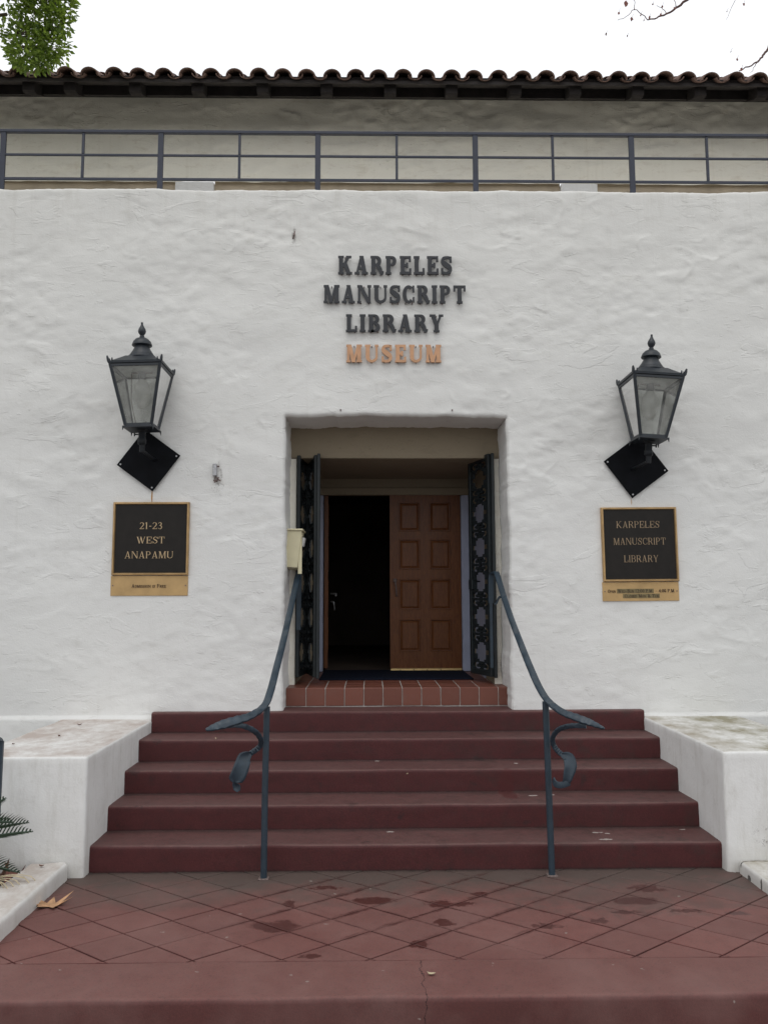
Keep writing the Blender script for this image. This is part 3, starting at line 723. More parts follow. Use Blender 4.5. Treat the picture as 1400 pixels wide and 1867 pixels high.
# ------------------------------------------------------------------ terrace railing
rl = thing('terrace_railing', (0, .12, PAR), 'long navy metal railing with three horizontal bars along the top of the front wall', 'railing')
ry = .12
for i, (x, w) in enumerate([(-5.30, .05), (-3.79, .05), (-2.278, .05), (-.762, .05), (.766, .05), (2.293, .05), (3.81, .05), (5.33, .05)]):
    MB().bbox((x-.026, ry-.014, PAR-.03), (x+.026, ry+.014, 6.338), .003).build('post', M['rail'], rl)
for z, h in ((6.345, .030), (6.108, .022), (5.865, .026)):
    MB().bbox((-6.8, ry-.020 if h > .028 else ry-.009, z-h/2), (6.8, ry+.020 if h > .028 else ry+.009, z+h/2), .003).build('rail', M['rail'], rl)
for x in (-4.54, -3.024, -1.519, .002, 1.521, 3.035, 4.57):
    b = MB(); b.bbox((x-.012, ry-.011, 5.879), (x+.012, ry+.011, 6.096), .002); b.bbox((x-.012, ry-.011, 6.120), (x+.012, ry+.011, 6.329), .002); b.build('baluster', M['rail'], rl)

# ------------------------------------------------------------------ steps
def rough_block(name, x0, x1, y0, y1, z0, z1, m, parent, rad=.03, amp=.004, seed=0, dxs=.06, bow=0):
    # front + top surface of a poured block as one profile swept in x, with sides
    prof = [(y0, z0)]
    for k in range(1, 7): prof.append((y0, z0+(z1-rad-z0)*k/7))
    for k in range(0, 7):
        a = math.pi/2*k/6; prof.append((y0+rad-rad*math.cos(a), z1-rad+rad*math.sin(a)))
    for k in range(1, 7): prof.append((y0+rad+(y1-y0-rad)*k/6, z1))
    nx = max(3, int((x1-x0)/dxs)+1); xa = np.linspace(x0, x1, nx)
    V = []; F = []; n = len(prof)
    for x in xa:
        for (y, z) in prof:
            q = Vector((x*2.2, y*3+seed*9, z*3)); d = noise.noise(q)*amp+noise.noise(q*5)*amp*.4
            top = 1 if z > z1-rad*.8 else .3
            V.append((x, y+d*(1 if z < z1-.001 else .2), z+(d*.7*top if z > z0+.01 else 0)))
    for i in range(nx-1):
        for j in range(n-1): F.append((i*n+j, (i+1)*n+j, (i+1)*n+j+1, i*n+j+1))
    F.append(tuple(range(n))[::-1]+()); F.append(tuple((nx-1)*n+j for j in range(n)))
    b0 = len(V)
    for x in (x0, x1): V.append((x, y1, z0))
    F[-2] = tuple(list(range(n))+[b0])[::-1]; F[-1] = tuple([(nx-1)*n+j for j in range(n)]+[b0+1])
    F.append((0*n+n-1, (nx-1)*n+n-1, b0+1, b0)[::1])
    return fix_normals(mesh(name, V, F, m, parent, True, sharp=50))
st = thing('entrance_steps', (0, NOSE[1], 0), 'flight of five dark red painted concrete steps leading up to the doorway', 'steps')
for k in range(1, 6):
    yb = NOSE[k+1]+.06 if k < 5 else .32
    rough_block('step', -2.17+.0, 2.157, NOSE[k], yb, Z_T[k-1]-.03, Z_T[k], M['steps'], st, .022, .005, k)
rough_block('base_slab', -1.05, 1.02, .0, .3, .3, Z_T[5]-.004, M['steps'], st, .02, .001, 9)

# landing of diamond-scored slabs with a border strip
lan = bpy.data.objects.new('landing', None); C.objects.link(lan); lan['kind'] = 'structure'; WL['landing'] = Vector((0, 0, 0))
MB().box((-2.9, -3.37, -.45), (2.9, -1.50, -.008)).build('screed', M['steps'], lan)
A_, B_ = .2285, .1745; OXL, OYL = -.03, -2.262
def clip(poly, ax, val, sgn):
    out = []
    for i in range(len(poly)):
        p, q = poly[i], poly[(i+1) % len(poly)]; a = (p[ax]-val)*sgn; b_ = (q[ax]-val)*sgn
        if a >= 0: out.append(p)
        if a*b_ < 0:
            t_ = a/(a-b_); out.append(tuple(p[k]+(q[k]-p[k])*t_ for k in range(2)))
    return out
def slab(poly, zt, name='slab', gap=.0035, m='landing'):
    c = Vector((sum(p[0] for p in poly)/len(poly), sum(p[1] for p in poly)/len(poly)))
    n = len(poly); V = []
    rs = [(gap, zt-.012), (gap, zt-.0025), (gap+.003, zt)]
    def inset(d):
        out = []
        for i in range(n):
            p0, p1, p2 = Vector(poly[i-1]), Vector(poly[i]), Vector(poly[(i+1) % n])
            e1 = (p1-p0).normalized(); e2 = (p2-p1).normalized(); n1 = Vector((-e1.y, e1.x)); n2 = Vector((-e2.y, e2.x))
            k = 1+n1.dot(n2)
            out.append(p1+(n1+n2)*d/max(k, .3))
        return out
    for d, z in rs:
        for p in inset(d): V.append((p.x, p.y, z))
    F = []
    for r in range(2):
        for i in range(n): F.append((r*n+i, r*n+(i+1) % n, (r+1)*n+(i+1) % n, (r+1)*n+i))
    F.append(tuple(2*n+i for i in range(n)))
    return mesh(name, V, F, M[m], lan)
Y0L, Y1L = -2.985, -1.585
for i in range(-14, 15):
    for j in range(-10, 11):
        if (i+j) % 2: continue
        cx_, cy_ = OXL+i*A_, OYL+j*B_
        poly = [(cx_-A_, cy_), (cx_, cy_-B_), (cx_+A_, cy_), (cx_, cy_+B_)]
        for ax, v, s in ((1, Y0L, 1), (1, Y1L, -1), (0, -2.42, 1), (0, 2.42, -1)):
            poly = clip(poly, ax, v, s)
            if len(poly) < 3: break
        if len(poly) < 3: continue
        ar = abs(sum(poly[k][0]*poly[(k+1) % len(poly)][1]-poly[(k+1) % len(poly)][0]*poly[k][1] for k in range(len(poly))))/2
        if ar < .0008: continue
        q = [poly[0]]
        for p in poly[1:]:
            if (Vector(p)-Vector(q[-1])).length > .004: q.append(p)
        if len(q) >= 3: slab(q, random.uniform(-.0016, .0012), gap=random.uniform(.0030, .0052))
rough_block('border_strip', -2.9, 2.9, -3.378, Y0L-.005, -.30, .0015, M['landing'], lan, .026, .005, 21)
b = MB(); b.box((-2.9, -2.98, -.02), (-2.425, -1.5, -.001)); b.box((2.425, -2.98, -.02), (2.9, -1.5, -.001)); b.build('side_strip', M['landing'], lan)

# ------------------------------------------------------------------ cheek walls and kerbs
def lumpy(name, x0, x1, y0, y1, z0, z1, m, parent=None, rad=.02, amp=.006, step_=.05, seed=0):
    bm = bmesh.new(); bmesh.ops.create_cube(bm, size=1)
    for v in bm.verts: v.co = Vector(((v.co.x+.5)*(x1-x0)+x0, (v.co.y+.5)*(y1-y0)+y0, (v.co.z+.5)*(z1-z0)+z0))
    bmesh.ops.bevel(bm, geom=bm.edges[:], offset=rad, segments=3, affect='EDGES', profile=.5)
    for ax, (a, c_) in enumerate(((x0, x1), (y0, y1), (z0, z1))):
        n = int((c_-a)/step_)
        for k in range(1, n):
            co = [0, 0, 0]; co[ax] = a+(c_-a)*k/n; no = [0, 0, 0]; no[ax] = 1
            bmesh.ops.bisect_plane(bm, geom=bm.verts[:]+bm.edges[:]+bm.faces[:], plane_co=co, plane_no=no)
    bm.normal_update()
    for v in bm.verts:
        q = v.co*3+Vector((seed*7, 0, 0)); d = noise.noise(q)*amp+noise.noise(q*3.1)*amp*.5; v.co = v.co+v.normal*d
    me = bpy.data.meshes.new(name); bm.to_mesh(me); bm.free(); me.polygons.foreach_set('use_smooth', [True]*len(me.polygons))
    me.set_sharp_from_angle(angle=math.radians(60))
    return link(name, me, m, parent, (0, 0, 0))
tag(lumpy('cheek_wall', -2.985, -2.168, -1.70, .02, -.4, .788, M['cheek'], seed=1), 'low white cheek wall left of the steps with dusty pinkish top', 'wall')
tag(lumpy('cheek_wall', 2.156, 3.02, -1.69, .02, -.4, .795, M['cheek'], seed=2), 'low white cheek wall right of the steps with mossy stained top', 'wall')
tag(lumpy('planter_kerb', -2.52, -2.265, -3.30, -1.71, -.3, .112, M['cheek'], rad=.028, amp=.012, seed=3), 'rough white kerb edging the palm bed left of the landing', 'kerb')
o = tag(lumpy('planter_kerb', 2.215, 2.47, -3.30, -1.70, -.3, .085, M['cheek'], rad=.028, amp=.014, seed=4), 'cracked white kerb right of the landing', 'kerb')

# ------------------------------------------------------------------ handrails
LW = (1, 0, 0)
def facing(P, tilt=.25):
    out = []
    for i in range(len(P)):
        t_ = (Vector(P[min(i+1, len(P)-1)])-Vector(P[max(i-1, 0)])).normalized(); a = t_.cross(Vector((0, 1, 0))).normalized(); out.append((a+Vector((0, tilt, 0))).normalized())
    return out
hr = thing('handrail', (-.965, -1.744, 0), 'dark blue forged handrail left of the doorway, leaf scroll hanging free of its post', 'handrail', 'forged handrails on the steps')
MB().sweep([(-.965, -1.744, -.004), (-.964, -1.74, .6), (-.958, -1.74, 1.118)], .040, .040, LW).build('post', M['iron'], hr)
path = catmull([(-.93, .40, 2.115), (-.935, .27, 2.06), (-.945, -.08, 1.855), (-.948, -.45, 1.675), (-.950, -.86, 1.49), (-.952, -1.25, 1.335), (-.958, -1.55, 1.20), (-.972, -1.76, 1.128), (-1.04, -1.93, 1.085), (-1.13, -2.02, 1.065), (-1.23, -2.07, 1.040), (-1.30, -2.08, 1.018)], 8)
n = len(path); sd_ = []; wd = []; thk = []
for i, p in enumerate(path):
    t_ = max(0, (i/n-.62)/.38); sd_.append(Vector((1, 0, 0)).lerp(Vector((.15, -.5, -.85)), min(1, t_*1.3)).normalized())
    w = .052+.012*t_+(.004*math.sin(i*1.9) if t_ > 0 else 0); wd.append(w if i < n-11 else w*(.12+.88*((n-1-i)/11)**.7)); thk.append(.014+(.012*math.sin(i*2.4)**2 if t_ > .1 else 0))
MB().sweep(path, wd, thk, sd_).build('grip_bar', M['iron'], hr, True, 45)
pts = catmull([(-1.20, -2.03, 1.035), (-1.10, -2.0, 1.035), (-1.02, -1.93, .99), (-.985, -1.85, .925), (-.992, -1.80, .87), (-1.04, -1.80, .83), (-1.09, -1.82, .80)], 7)
n = len(pts); MB().sweep(pts, [.034+.003*math.sin(i*2.1) for i in range(n)], [.016+.005*math.sin(i*3) for i in range(n)], facing(pts)).build('scroll', M['iron'], hr, True, 45)
def leafshape(b, pts, ws, side, th=.006, cup=.012):
    pts = [Vector(p) for p in pts]; k = len(pts); base = len(b.V); S_ = 6
    for sg in (0, 1):
        for i, p in enumerate(pts):
            t_ = (pts[min(i+1, k-1)]-pts[max(i-1, 0)]).normalized(); a = Vector(side[i] if isinstance(side, list) else side); a = (a-t_*a.dot(t_)).normalized(); nn = t_.cross(a)
            for j in range(S_+1):
                u = j/S_*2-1; b.V.append(tuple(p+a*u*ws[i]+nn*(cup*(u*u)+sg*th)))
    m_ = S_+1; off = base+k*m_
    for i in range(k-1):
        for j in range(S_):
            q = base+i*m_+j; b.F.append((q, q+1, q+m_+1, q+m_)); q = off+i*m_+j; b.F.append((q, q+m_, q+m_+1, q+1))
        q0, q1 = base+i*m_, off+i*m_; b.F.append((q0, q0+m_, q1+m_, q1)); q0 += S_; q1 += S_; b.F.append((q0, q1, q1+m_, q0+m_))
    return b
b = MB()
pl_ = catmull([(-1.055, -1.815, .825), (-1.09, -1.83, .80), (-1.105, -1.85, .755), (-1.125, -1.86, .70), (-1.145, -1.86, .665), (-1.15, -1.85, .64), (-1.14, -1.84, .615), (-1.125, -1.84, .585)], 4)
ws = np.interp(np.linspace(0, 1, len(pl_)), [0, .14, .36, .52, .58, .63, .74, .88, 1], [.014, .046, .052, .050, .044, .010, .018, .027, .010])
sdl = facing(pl_)
fix_normals(leafshape(b, pl_, ws, sdl).build('leaf', M['iron'], hr, True))
MB().sweep([(-.93, .375, 2.105), (-.934, .40, 1.95), (-.94, .42, 1.55)], .045, .02, LW).build('bracket', M['iron'], hr)

hr2 = thing('handrail', (.950, -1.728, 0), 'dark blue forged handrail right of the doorway, leaf scroll hooked back against its post', 'handrail', 'forged handrails on the steps')
MB().sweep([(.953, -1.728, -.004), (.944, -1.73, .6), (.935, -1.735, 1.142)], .040, .040, LW).build('post', M['iron'], hr2)
path = catmull([(.905, .20, 2.085), (.908, .12, 2.060), (.920, -.10, 1.89), (.932, -.42, 1.685), (.932, -.80, 1.515), (.930, -1.20, 1.350), (.934, -1.52, 1.222), (.948, -1.75, 1.150), (1.00, -1.92, 1.10), (1.08, -2.02, 1.072), (1.16, -2.07, 1.045), (1.235, -2.08, 1.012)], 8)
n = len(path); sd_ = []; wd = []; thk = []
for i, p in enumerate(path):
    t_ = max(0, (i/n-.62)/.38); sd_.append(Vector((1, 0, 0)).lerp(Vector((.15, .5, .85)), min(1, t_*1.3)).normalized())
    w = .052-.006*t_+(.003*math.sin(i*1.7) if t_ > 0 else 0); wd.append(w if i < n-11 else w*(.12+.88*((n-1-i)/11)**.7)); thk.append(.014+(.012*math.sin(i*2.1)**2 if t_ > .1 else 0))
MB().sweep(path, wd, thk, sd_).build('grip_bar', M['iron'], hr2, True, 45)
pts = catmull([(1.13, -2.04, 1.025), (1.05, -2.0, 1.02), (.985, -1.93, .99), (.955, -1.86, .93), (.965, -1.81, .87), (1.00, -1.80, .82), (1.045, -1.82, .785)], 7)
n = len(pts); MB().sweep(pts, [.033+.003*math.sin(i*2.1) for i in range(n)], [.016+.005*math.sin(i*3) for i in range(n)], facing(pts)).build('scroll', M['iron'], hr2, True, 45)
b = MB()
pl_ = catmull([(1.02, -1.81, .80), (1.055, -1.83, .785), (1.06, -1.85, .74), (1.045, -1.86, .69), (1.035, -1.86, .655), (1.03, -1.855, .64)], 5)
ws = np.interp(np.linspace(0, 1, len(pl_)), [0, .2, .4, .7, 1], [.012, .038, .046, .034, .024])
fix_normals(leafshape(b, pl_, ws, facing(pl_)).build('leaf', M['iron'], hr2, True))
MB().sweep(catmull([(1.055, -1.855, .632), (1.0, -1.87, .618), (.965, -1.86, .622), (.955, -1.83, .645)], 4), .042, .010, Vector((0, .2, 1))).build('leaf_hook', M['iron'], hr2, True, 45)
b = MB(); b.sweep(catmull([(.905, .17, 2.078), (.885, .235, 2.075), (.872, .25, 2.02), (.868, .26, 1.80)], 4), .05, .018, (1, 0, .2)); b.sweep([(.868, .26, 1.80), (.87, .28, 1.2)], .03, .014, (1, 0, 0)); b.build('bracket', M['iron'], hr2, True, 40)
b = MB(); b.sweep(catmull([(.93, -.16, 1.855), (.885, -.13, 1.85), (.86, -.12, 1.80), (.84, -.12, 1.79)], 4), .035, .012, (0, 1, .3)); b.build('hook', M['iron'], hr2, True, 40)
for q_, h_ in (((-.965, -1.744), hr), ((.953, -1.728), hr2)): MB().bbox((q_[0]-.034, q_[1]-.034, -.001), (q_[0]+.034, q_[1]+.034, .007), .003).build('base_collar', M['corrode'], h_)
# end of a side rail in each planter
for (x, y, z, lab) in ((-2.668, -1.9, .945, 'dark blue rail end standing in the palm bed at the left edge'), (3.05, -.62, .86, 'tip of a dark blue rail beyond the mossy cheek wall')):
    s = 1 if x > 0 else -1
    g_ = thing('side_rail', (x, y, 0), lab, 'handrail')
    MB().sweep([(x+s*.005, y, 0), (x, y, z-.02)], .04, .04, LW).build('post', M['iron'], g_)
    MB().sweep(catmull([(x-s*.012, y-.02, z-.02), (x+s*.02, y, z), (x+s*.12, y+.02, z+.012), (x+s*.5, y+.05, z+.03)], 5), .045, .016, (0, 1, 0)).build('grip_bar', M['iron'], g_, True, 45)
    MB().sweep([(x+s*.9, y+.05, 0), (x+s*.9, y+.05, z+.02)], .04, .04, LW).build('post', M['iron'], g_)

# ------------------------------------------------------------------ iron gates
def gate(name, hinge, tip, z0, z1, label, leaves, lock=False):
    g_ = thing(name, (hinge[0], hinge[1], z0), label, 'gate', 'ironwork gates folded open in the doorway')
    for li, (A, Bp, dark) in enumerate(leaves):
        A = Vector(A); Bp = Vector(Bp); d = (Bp-A); Wd = d.length; d.normalize(); nrm = Vector((-d.y, d.x))
        def T(p):  # p = (u along, y off, z)
            q = A+d*p[0]+nrm*p[1]; return (q.x, q.y, p[2])
        b = MB()
        for (u0, u1, zz0, zz1) in ((0, .045, z0, z1), (Wd-.045, Wd, z0, z1), (.0455, Wd-.0455, z1-.05, z1), (.0455, Wd-.0455, z0, z0+.05)):
            q = MB().bbox((u0, -.016, zz0), (u1, .016, zz1), .003); b.add([T(v) for v in q.V], q.F)
        fr = b.build('gate_frame', M['gate'], g_)
        N = 6; ph = (z1-z0-.1)/N; u0, u1 = .045, Wd-.045; uc = (u0+u1)/2; hw = (u1-u0)/2
        for k in range(N):
            zc = z0+.05+ph*(k+.5); b = MB(); cnt = [0]
            def poly(P):
                cnt[0] += 1; e = .0004*(cnt[0] % 7); b.prism(P, -.008-e, .008+e, T)
            def arc(cu, cz_, ru, rz_, a0, a1, w, n_=7):
                for i in range(n_):
                    t0 = math.radians(a0+(a1-a0)*i/n_); t1 = math.radians(a0+(a1-a0)*(i+1)/n_)
                    P = [(cu+ru*math.cos(t0), cz_+rz_*math.sin(t0)), (cu+ru*math.cos(t1), cz_+rz_*math.sin(t1)), (cu+(ru-w)*math.cos(t1), cz_+(rz_-w)*math.sin(t1)), (cu+(ru-w)*math.cos(t0), cz_+(rz_-w)*math.sin(t0))]
                    poly(P)
            # stepped corners that leave a cross-shaped opening in the middle
            for su in (-1, 1):
                e_ = uc+su*hw
                for (a, z_0, z_1) in ((.08, -.04, .04), (.40, .04, .13), (.40, -.13, -.04), (.62, .13, .18), (.62, -.18, -.13)):
                    poly([(e_, zc+z_0*ph*1.6), (e_-su*a*hw, zc+z_0*ph*1.6), (e_-su*a*hw, zc+z_1*ph*1.6), (e_, zc+z_1*ph*1.6)])
                for sz in (-1, 1):
                    arc(uc+su*hw*.48, zc+sz*ph*.40, hw*.52, ph*.145, 0, 360, .014, 12)
                    arc(uc+su*hw*.16, zc+sz*ph*.36, hw*.20, ph*.085, 0, 360, .018, 8)
            for sz in (-1, 1):
                for su in (-1, 1): arc(uc+su*hw*.40, zc+sz*ph*.40, hw*.16, ph*.045, 0, 360, .02, 8)
                poly([(uc-.012, zc+sz*ph*.27), (uc+.012, zc+sz*ph*.27), (uc+.012, zc+sz*ph*.5), (uc-.012, zc+sz*ph*.5)])
                poly([(uc-hw, zc+sz*ph*.485), (uc+hw, zc+sz*ph*.485), (uc+hw, zc+sz*ph*.5), (uc-hw, zc+sz*ph*.5)])
            poly([(uc-.04, zc+ph*.5), (uc, zc+ph*.44), (uc+.04, zc+ph*.5), (uc, zc+ph*.56)]) if k < N-1 else None
            fix_normals(b.build('fretwork', M['gate'], fr))
        if lock and li == 0:
            zc = 1.98; q = MB().bbox((Wd-.09, -.03, zc-.05), (Wd-.01, .03, zc+.05), .004); fr2 = mesh('lock_box', [T(v) for v in q.V], q.F, M['gate'], fr)
            q = MB().tube([(Wd-.05, -.03, zc+.03), (Wd-.05, -.075, zc+.03), (Wd-.01, -.08, zc+.03)], .008, 6); mesh('lock_lever', [T(v) for v in q.V], q.F, M['black'], fr)
    return g_
gR = gate('iron_gate', (.90, .45), None, 1.10, 3.245, 'black scrollwork iron gate folded open on the right of the doorway', [((.900, .45), (.757, .88), 0)], True)
MB().bbox((.916, .43, 1.09), (.946, .475, 3.25), .004).build('hinge_stile', M['gate'], gR)
gL = gate('iron_gate', (-.955, .50), None, 1.10, 3.235, 'black scrollwork iron gate folded back in a narrow V on the left of the doorway', [((-.955, .48), (-.905, .90), 0), ((-.885, .90), (-.785, .46), 1)])
MB().bbox((-.772, .43, 1.09), (-.742, .475, 3.245), .004).build('hinge_stile', M['gate'], gL)

# ------------------------------------------------------------------ mailbox
mb = thing('mailbox', (-1.03, .27, 2.12), 'cream metal mailbox with mail slots fixed to the left side of the doorway recess', 'mailbox')
b = MB()
V = [(-1.035, .15, 2.135), (-.930, .15, 2.13), (-.930, .42, 2.11), (-1.035, .42, 2.115), (-1.035, .13, 2.465), (-.893, .13, 2.465), (-.893, .42, 2.465), (-1.035, .42, 2.465)]
b.add(V, [(0,3,2,1),(4,5,6,7),(0,1,5,4),(1,2,6,5),(2,3,7,6),(3,0,4,7)]); b.build('box', M['cream'], mb)
MB().bbox((-1.035, .115, 2.468), (-.878, .43, 2.486), .004).build('lid', M['cream'], mb)
MB().bbox((-.925, .155, 2.07), (-.889, .165, 2.45), .002).build('front_flap', M['cream'], mb)
b = MB(); b.box((-.906, .19, 2.30), (-.890, .40, 2.42)); b.box((-.922, .19, 2.16), (-.912, .40, 2.22)); b.build('slot', M['black'], mb)
MB().box((-.900, .20, 2.33), (-.876, .34, 2.41), Matrix.Rotation(.2, 3, 'Y')).build('envelope', M['paper'], mb)

# ------------------------------------------------------------------ lettering
def glyph(ch, st_):
    """returns (advance, polygons); cap height 1"""
    Wt, t, sh, so, wx = st_          # stem, thin, serif height, serif overhang, width factor
    P = []
    def q(*a): P.append(list(a))
    def rect(x0, y0, x1, y1): q((x0, y0), (x1, y0), (x1, y1), (x0, y1))
    def serif(xc, w, y):
        y0, y1 = (0, sh) if y == 0 else (1-sh, 1); rect(xc-w/2-so, y0, xc+w/2+so, y1)
    def stem(xc, w=None, b=True, tp=True, y0=0, y1=1):
        w = w or Wt; rect(xc-w/2, y0, xc+w/2, y1)
        if b: serif(xc, w, 0)
        if tp: serif(xc, w, 1)
    def diag(x0, y0, x1, y1, w): q((x0-w/2, y0), (x0+w/2, y0), (x1+w/2, y1), (x1-w/2, y1))
    def ring(cx, cy, rx, ry, a0, a1, wv, wh, n=14):
        for i in range(n):
            u, v = math.radians(a0+(a1-a0)*i/n), math.radians(a0+(a1-a0)*(i+1)/n)
            q((cx+rx*math.cos(u), cy+ry*math.sin(u)), (cx+rx*math.cos(v), cy+ry*math.sin(v)), (cx+(rx-wv)*math.cos(v), cy+(ry-wh)*math.sin(v)), (cx+(rx-wv)*math.cos(u), cy+(ry-wh)*math.sin(u)))
    def ribbon(pts, ws, n=5):
        c = catmull([(a, b_, 0) for a, b_ in pts], n); m_ = len(c); w = np.interp(np.linspace(0, 1, m_), np.linspace(0, 1, len(ws)), ws)
        L, R = [], []
        for i in range(m_):
            d = (c[min(i+1, m_-1)]-c[max(i-1, 0)]).normalized(); nn = Vector((-d.y, d.x, 0)); L.append(c[i]+nn*w[i]/2); R.append(c[i]-nn*w[i]/2)
        for i in range(m_-1): q((L[i].x, L[i].y), (R[i].x, R[i].y), (R[i+1].x, R[i+1].y), (L[i+1].x, L[i+1].y))
    s0 = so+Wt/2
    if ch == 'A':
        w = .86*wx; diag(so+t/2+.02, 0, w/2, 1, t*1.1); diag(w-so-Wt/2-.02, 0, w/2, 1, Wt); rect(.26*w, .26, .72*w, .26+t*.8)
        rect(0, 0, 2*so+t*1.1+.06, sh); rect(w-2*so-Wt-.04, 0, w, sh); return w, P
    if ch in 'BDEFIHKLPRNMUVWXYTJ' : pass
    if ch == 'I': w = Wt+2*so; stem(w/2); return w, P
    if ch == 'L': w = .70*wx; stem(s0); rect(s0, 0, w, t); rect(w-t, 0, w, .34); return w, P
    if ch in 'EF':
        w = .74*wx; stem(s0); rect(s0, 1-t, w-.02, 1); rect(w-.02-t, .70, w-.02, 1); rect(s0, .5-t/2, w-.2, .5+t/2); rect(w-.2-t, .36, w-.2, .64)
        if ch == 'E': rect(s0, 0, w, t); rect(w-t, 0, w, .32)
        return w, P
    if ch == 'T': w = .80*wx; stem(w/2, tp=False); rect(0, 1-t, w, 1); rect(0, .68, t*.9, 1); rect(w-t*.9, .68, w, 1); return w, P
    if ch in 'PRB':
        w = .76*wx; stem(s0, tp=False); rect(0, 1-sh, s0, 1); cx_ = .5*w; lo = .46 if ch != 'B' else .48; ry_ = (1-lo)/2; rect(s0, 1-t*.9, cx_, 1); rect(s0, lo, cx_, lo+t*.9)
        ring(cx_, lo+ry_, w-.06-cx_, ry_, -90, 90, Wt*.92, t*.9)
        if ch == 'B': rect(s0, 0, cx_, t*.9); ring(cx_, .27, w-cx_, .27, -90, 90, Wt*.95, t*.9)
        if ch == 'R':
            ribbon([(cx_-.02, lo+t*.4), (cx_+.13*wx, lo-.06), (w-.13, .22), (w-.09, .06), (w+.0, .035), (w+.05, .16)], [Wt*.5, Wt*.95, Wt*.95, Wt*.6, t*.8, t*.8]); return w+.05, P
        return w, P
    if ch == 'D': w = .84*wx; stem(s0, tp=False); rect(0, 1-sh, s0, 1); cx_ = .42*w; rect(s0, 1-t, cx_, 1); rect(s0, 0, cx_, t); ring(cx_, .5, w-cx_, .5, -90, 90, Wt, t, 18); return w, P
    if ch == 'O' or ch == '0': w = (.84 if ch == 'O' else .66)*wx; ring(w/2, .5, w/2, .5, 0, 360, Wt*.95, t, 28); return w, P
    if ch == 'C':
        w = .80*wx; ring(w/2, .5, w/2, .5, 48, 312, Wt*.95, t, 22); rect(w-t-.02, .62, w-.02, .98); rect(w-t*.8-.02, .06, w-.02, .34); return w, P
    if ch == 'K':
        w = .88*wx; stem(s0); diag(s0+Wt*.3, .36, w-so-.12, 1, t*1.3); diag(w-so-Wt/2, 0, s0+Wt*.9, .60, Wt*1.05); rect(w-so*2-t-.14, 1-sh, w-.03, 1); rect(w-so*2-Wt, 0, w+.02, sh); return w+.02, P
    if ch == 'M':
        w = 1.04*wx; stem(so+t/2+.01, t*1.15, tp=False); stem(w-so-Wt/2, tp=False); rect(0, 1-sh, so+t+.10, 1); rect(w-so-Wt-.04, 1-sh, w, 1)
        diag(w*.47, .0, so+t/2+.08, 1, Wt); diag(w*.47, .0, w-so-Wt*.7, 1, t*1.1); return w, P
    if ch == 'N':
        w = .92*wx; stem(so+t/2, t*1.1, tp=False); rect(0, 1-sh, so+t+.08, 1); stem(w-so-t/2, t*1.1, b=False); diag(w-so-t*.6, 0, so+t/2+.05, 1, Wt); return w, P
    if ch == 'U':
        w = .90*wx; r = (w-2*so-.0)/2; cx_ = w/2; rect(so, .32, so+Wt, 1); rect(w-so-t, .32, w-so, 1); serif(so+Wt/2, Wt, 1); serif(w-so-t/2, t, 1)
        n_ = 14
        for i in range(n_):
            u, v = math.pi+math.pi*i/n_, math.pi+math.pi*(i+1)/n_
            def pp(a, inn):
                k_ = (1-math.cos(a-math.pi))/2; th_ = Wt*(1-k_)+t*k_
                return (cx_+(r-(th_ if inn else 0))*math.cos(a), .32+(.32-(t if inn else 0))*math.sin(a))
            q(pp(u, 0), pp(v, 0), pp(v, 1), pp(u, 1))
        return w, P
    if ch in 'YV':
        w = .86*wx
        if ch == 'Y': stem(w/2, tp=False, y1=.46); diag(w/2, .40, so+Wt/2, 1, Wt); diag(w/2+.02, .40, w-so-t/2-.02, 1, t*1.1)
        else: diag(w/2, 0, so+Wt/2, 1, Wt); diag(w/2, 0, w-so-t/2, 1, t)
        rect(0, 1-sh, 2*so+Wt, 1); rect(w-2*so-t-.04, 1-sh, w, 1); return w, P
    if ch == 'W':
        w = 1.24*wx; a = w*.33; b_ = w*.68; diag(a, 0, so+Wt/2, 1, Wt); diag(a, 0, w*.5, 1, t); diag(b_, 0, w*.5-.02, 1, Wt); diag(b_, 0, w-so-t/2, 1, t)
        rect(0, 1-sh, 2*so+Wt, 1); rect(w-2*so-t, 1-sh, w, 1); rect(w*.5-so-Wt*.6, 1-sh, w*.5+so, 1); return w, P
    if ch == 'S':
        w = .70*wx
        ribbon([(w-.06, .74), (w-.13, .90), (w*.5, 1-t*.5), (.16*wx, .86), (.13*wx, .68), (w*.48, .53), (w-.13*wx, .36), (w-.13*wx, .16), (w*.5, t*.5), (.12, .11), (.06, .27)], [t*.8, t, t, Wt*.7, Wt*.95, Wt*1.1, Wt*.95, Wt*.7, t, t, t*.8], 6)
        rect(w-t-.01, .66, w-.01, .98); rect(.01, .02, t+.01, .34); return w, P
    if ch == '1': w = .42; rect(w/2-Wt/2, 0, w/2+Wt/2, 1); serif(w/2, Wt, 0); q((w/2-Wt/2, 1), (.02, .86), (.02, .82), (w/2-Wt/2, .90)); return w, P
    if ch == '2': w = .62; ribbon([(.06, .74), (.12, .93), (.32, .97), (.52, .82), (.50, .60), (.26, .28), (.04, .06)], [t, t, t, Wt, Wt, t*1.4, t], 5); rect(.02, 0, w, t*1.4); rect(w-t*.8, 0, w, .2); return w, P
    if ch == '3': w = .58; ribbon([(.06, .82), (.20, .97), (.42, .93), (.48, .75), (.38, .58), (.22, .54)], [t, t, Wt*.8, Wt, Wt*.7, t], 5); ribbon([(.22, .55), (.44, .47), (.53, .28), (.42, .06), (.2, .03), (.03, .16)], [t, Wt*.8, Wt, Wt*.8, t, t], 5); return w, P
    if ch == '4': w = .62; rect(.38, 0, .38+Wt, 1); diag(.05, .26, .38+Wt/2, 1, t*1.1); rect(0, .24, w, .24+t*1.2); rect(.38-so, 0, .38+Wt+so, sh); return w, P
    if ch == '-': w = .36; rect(.03, .38, .33, .38+t*1.6); return w, P
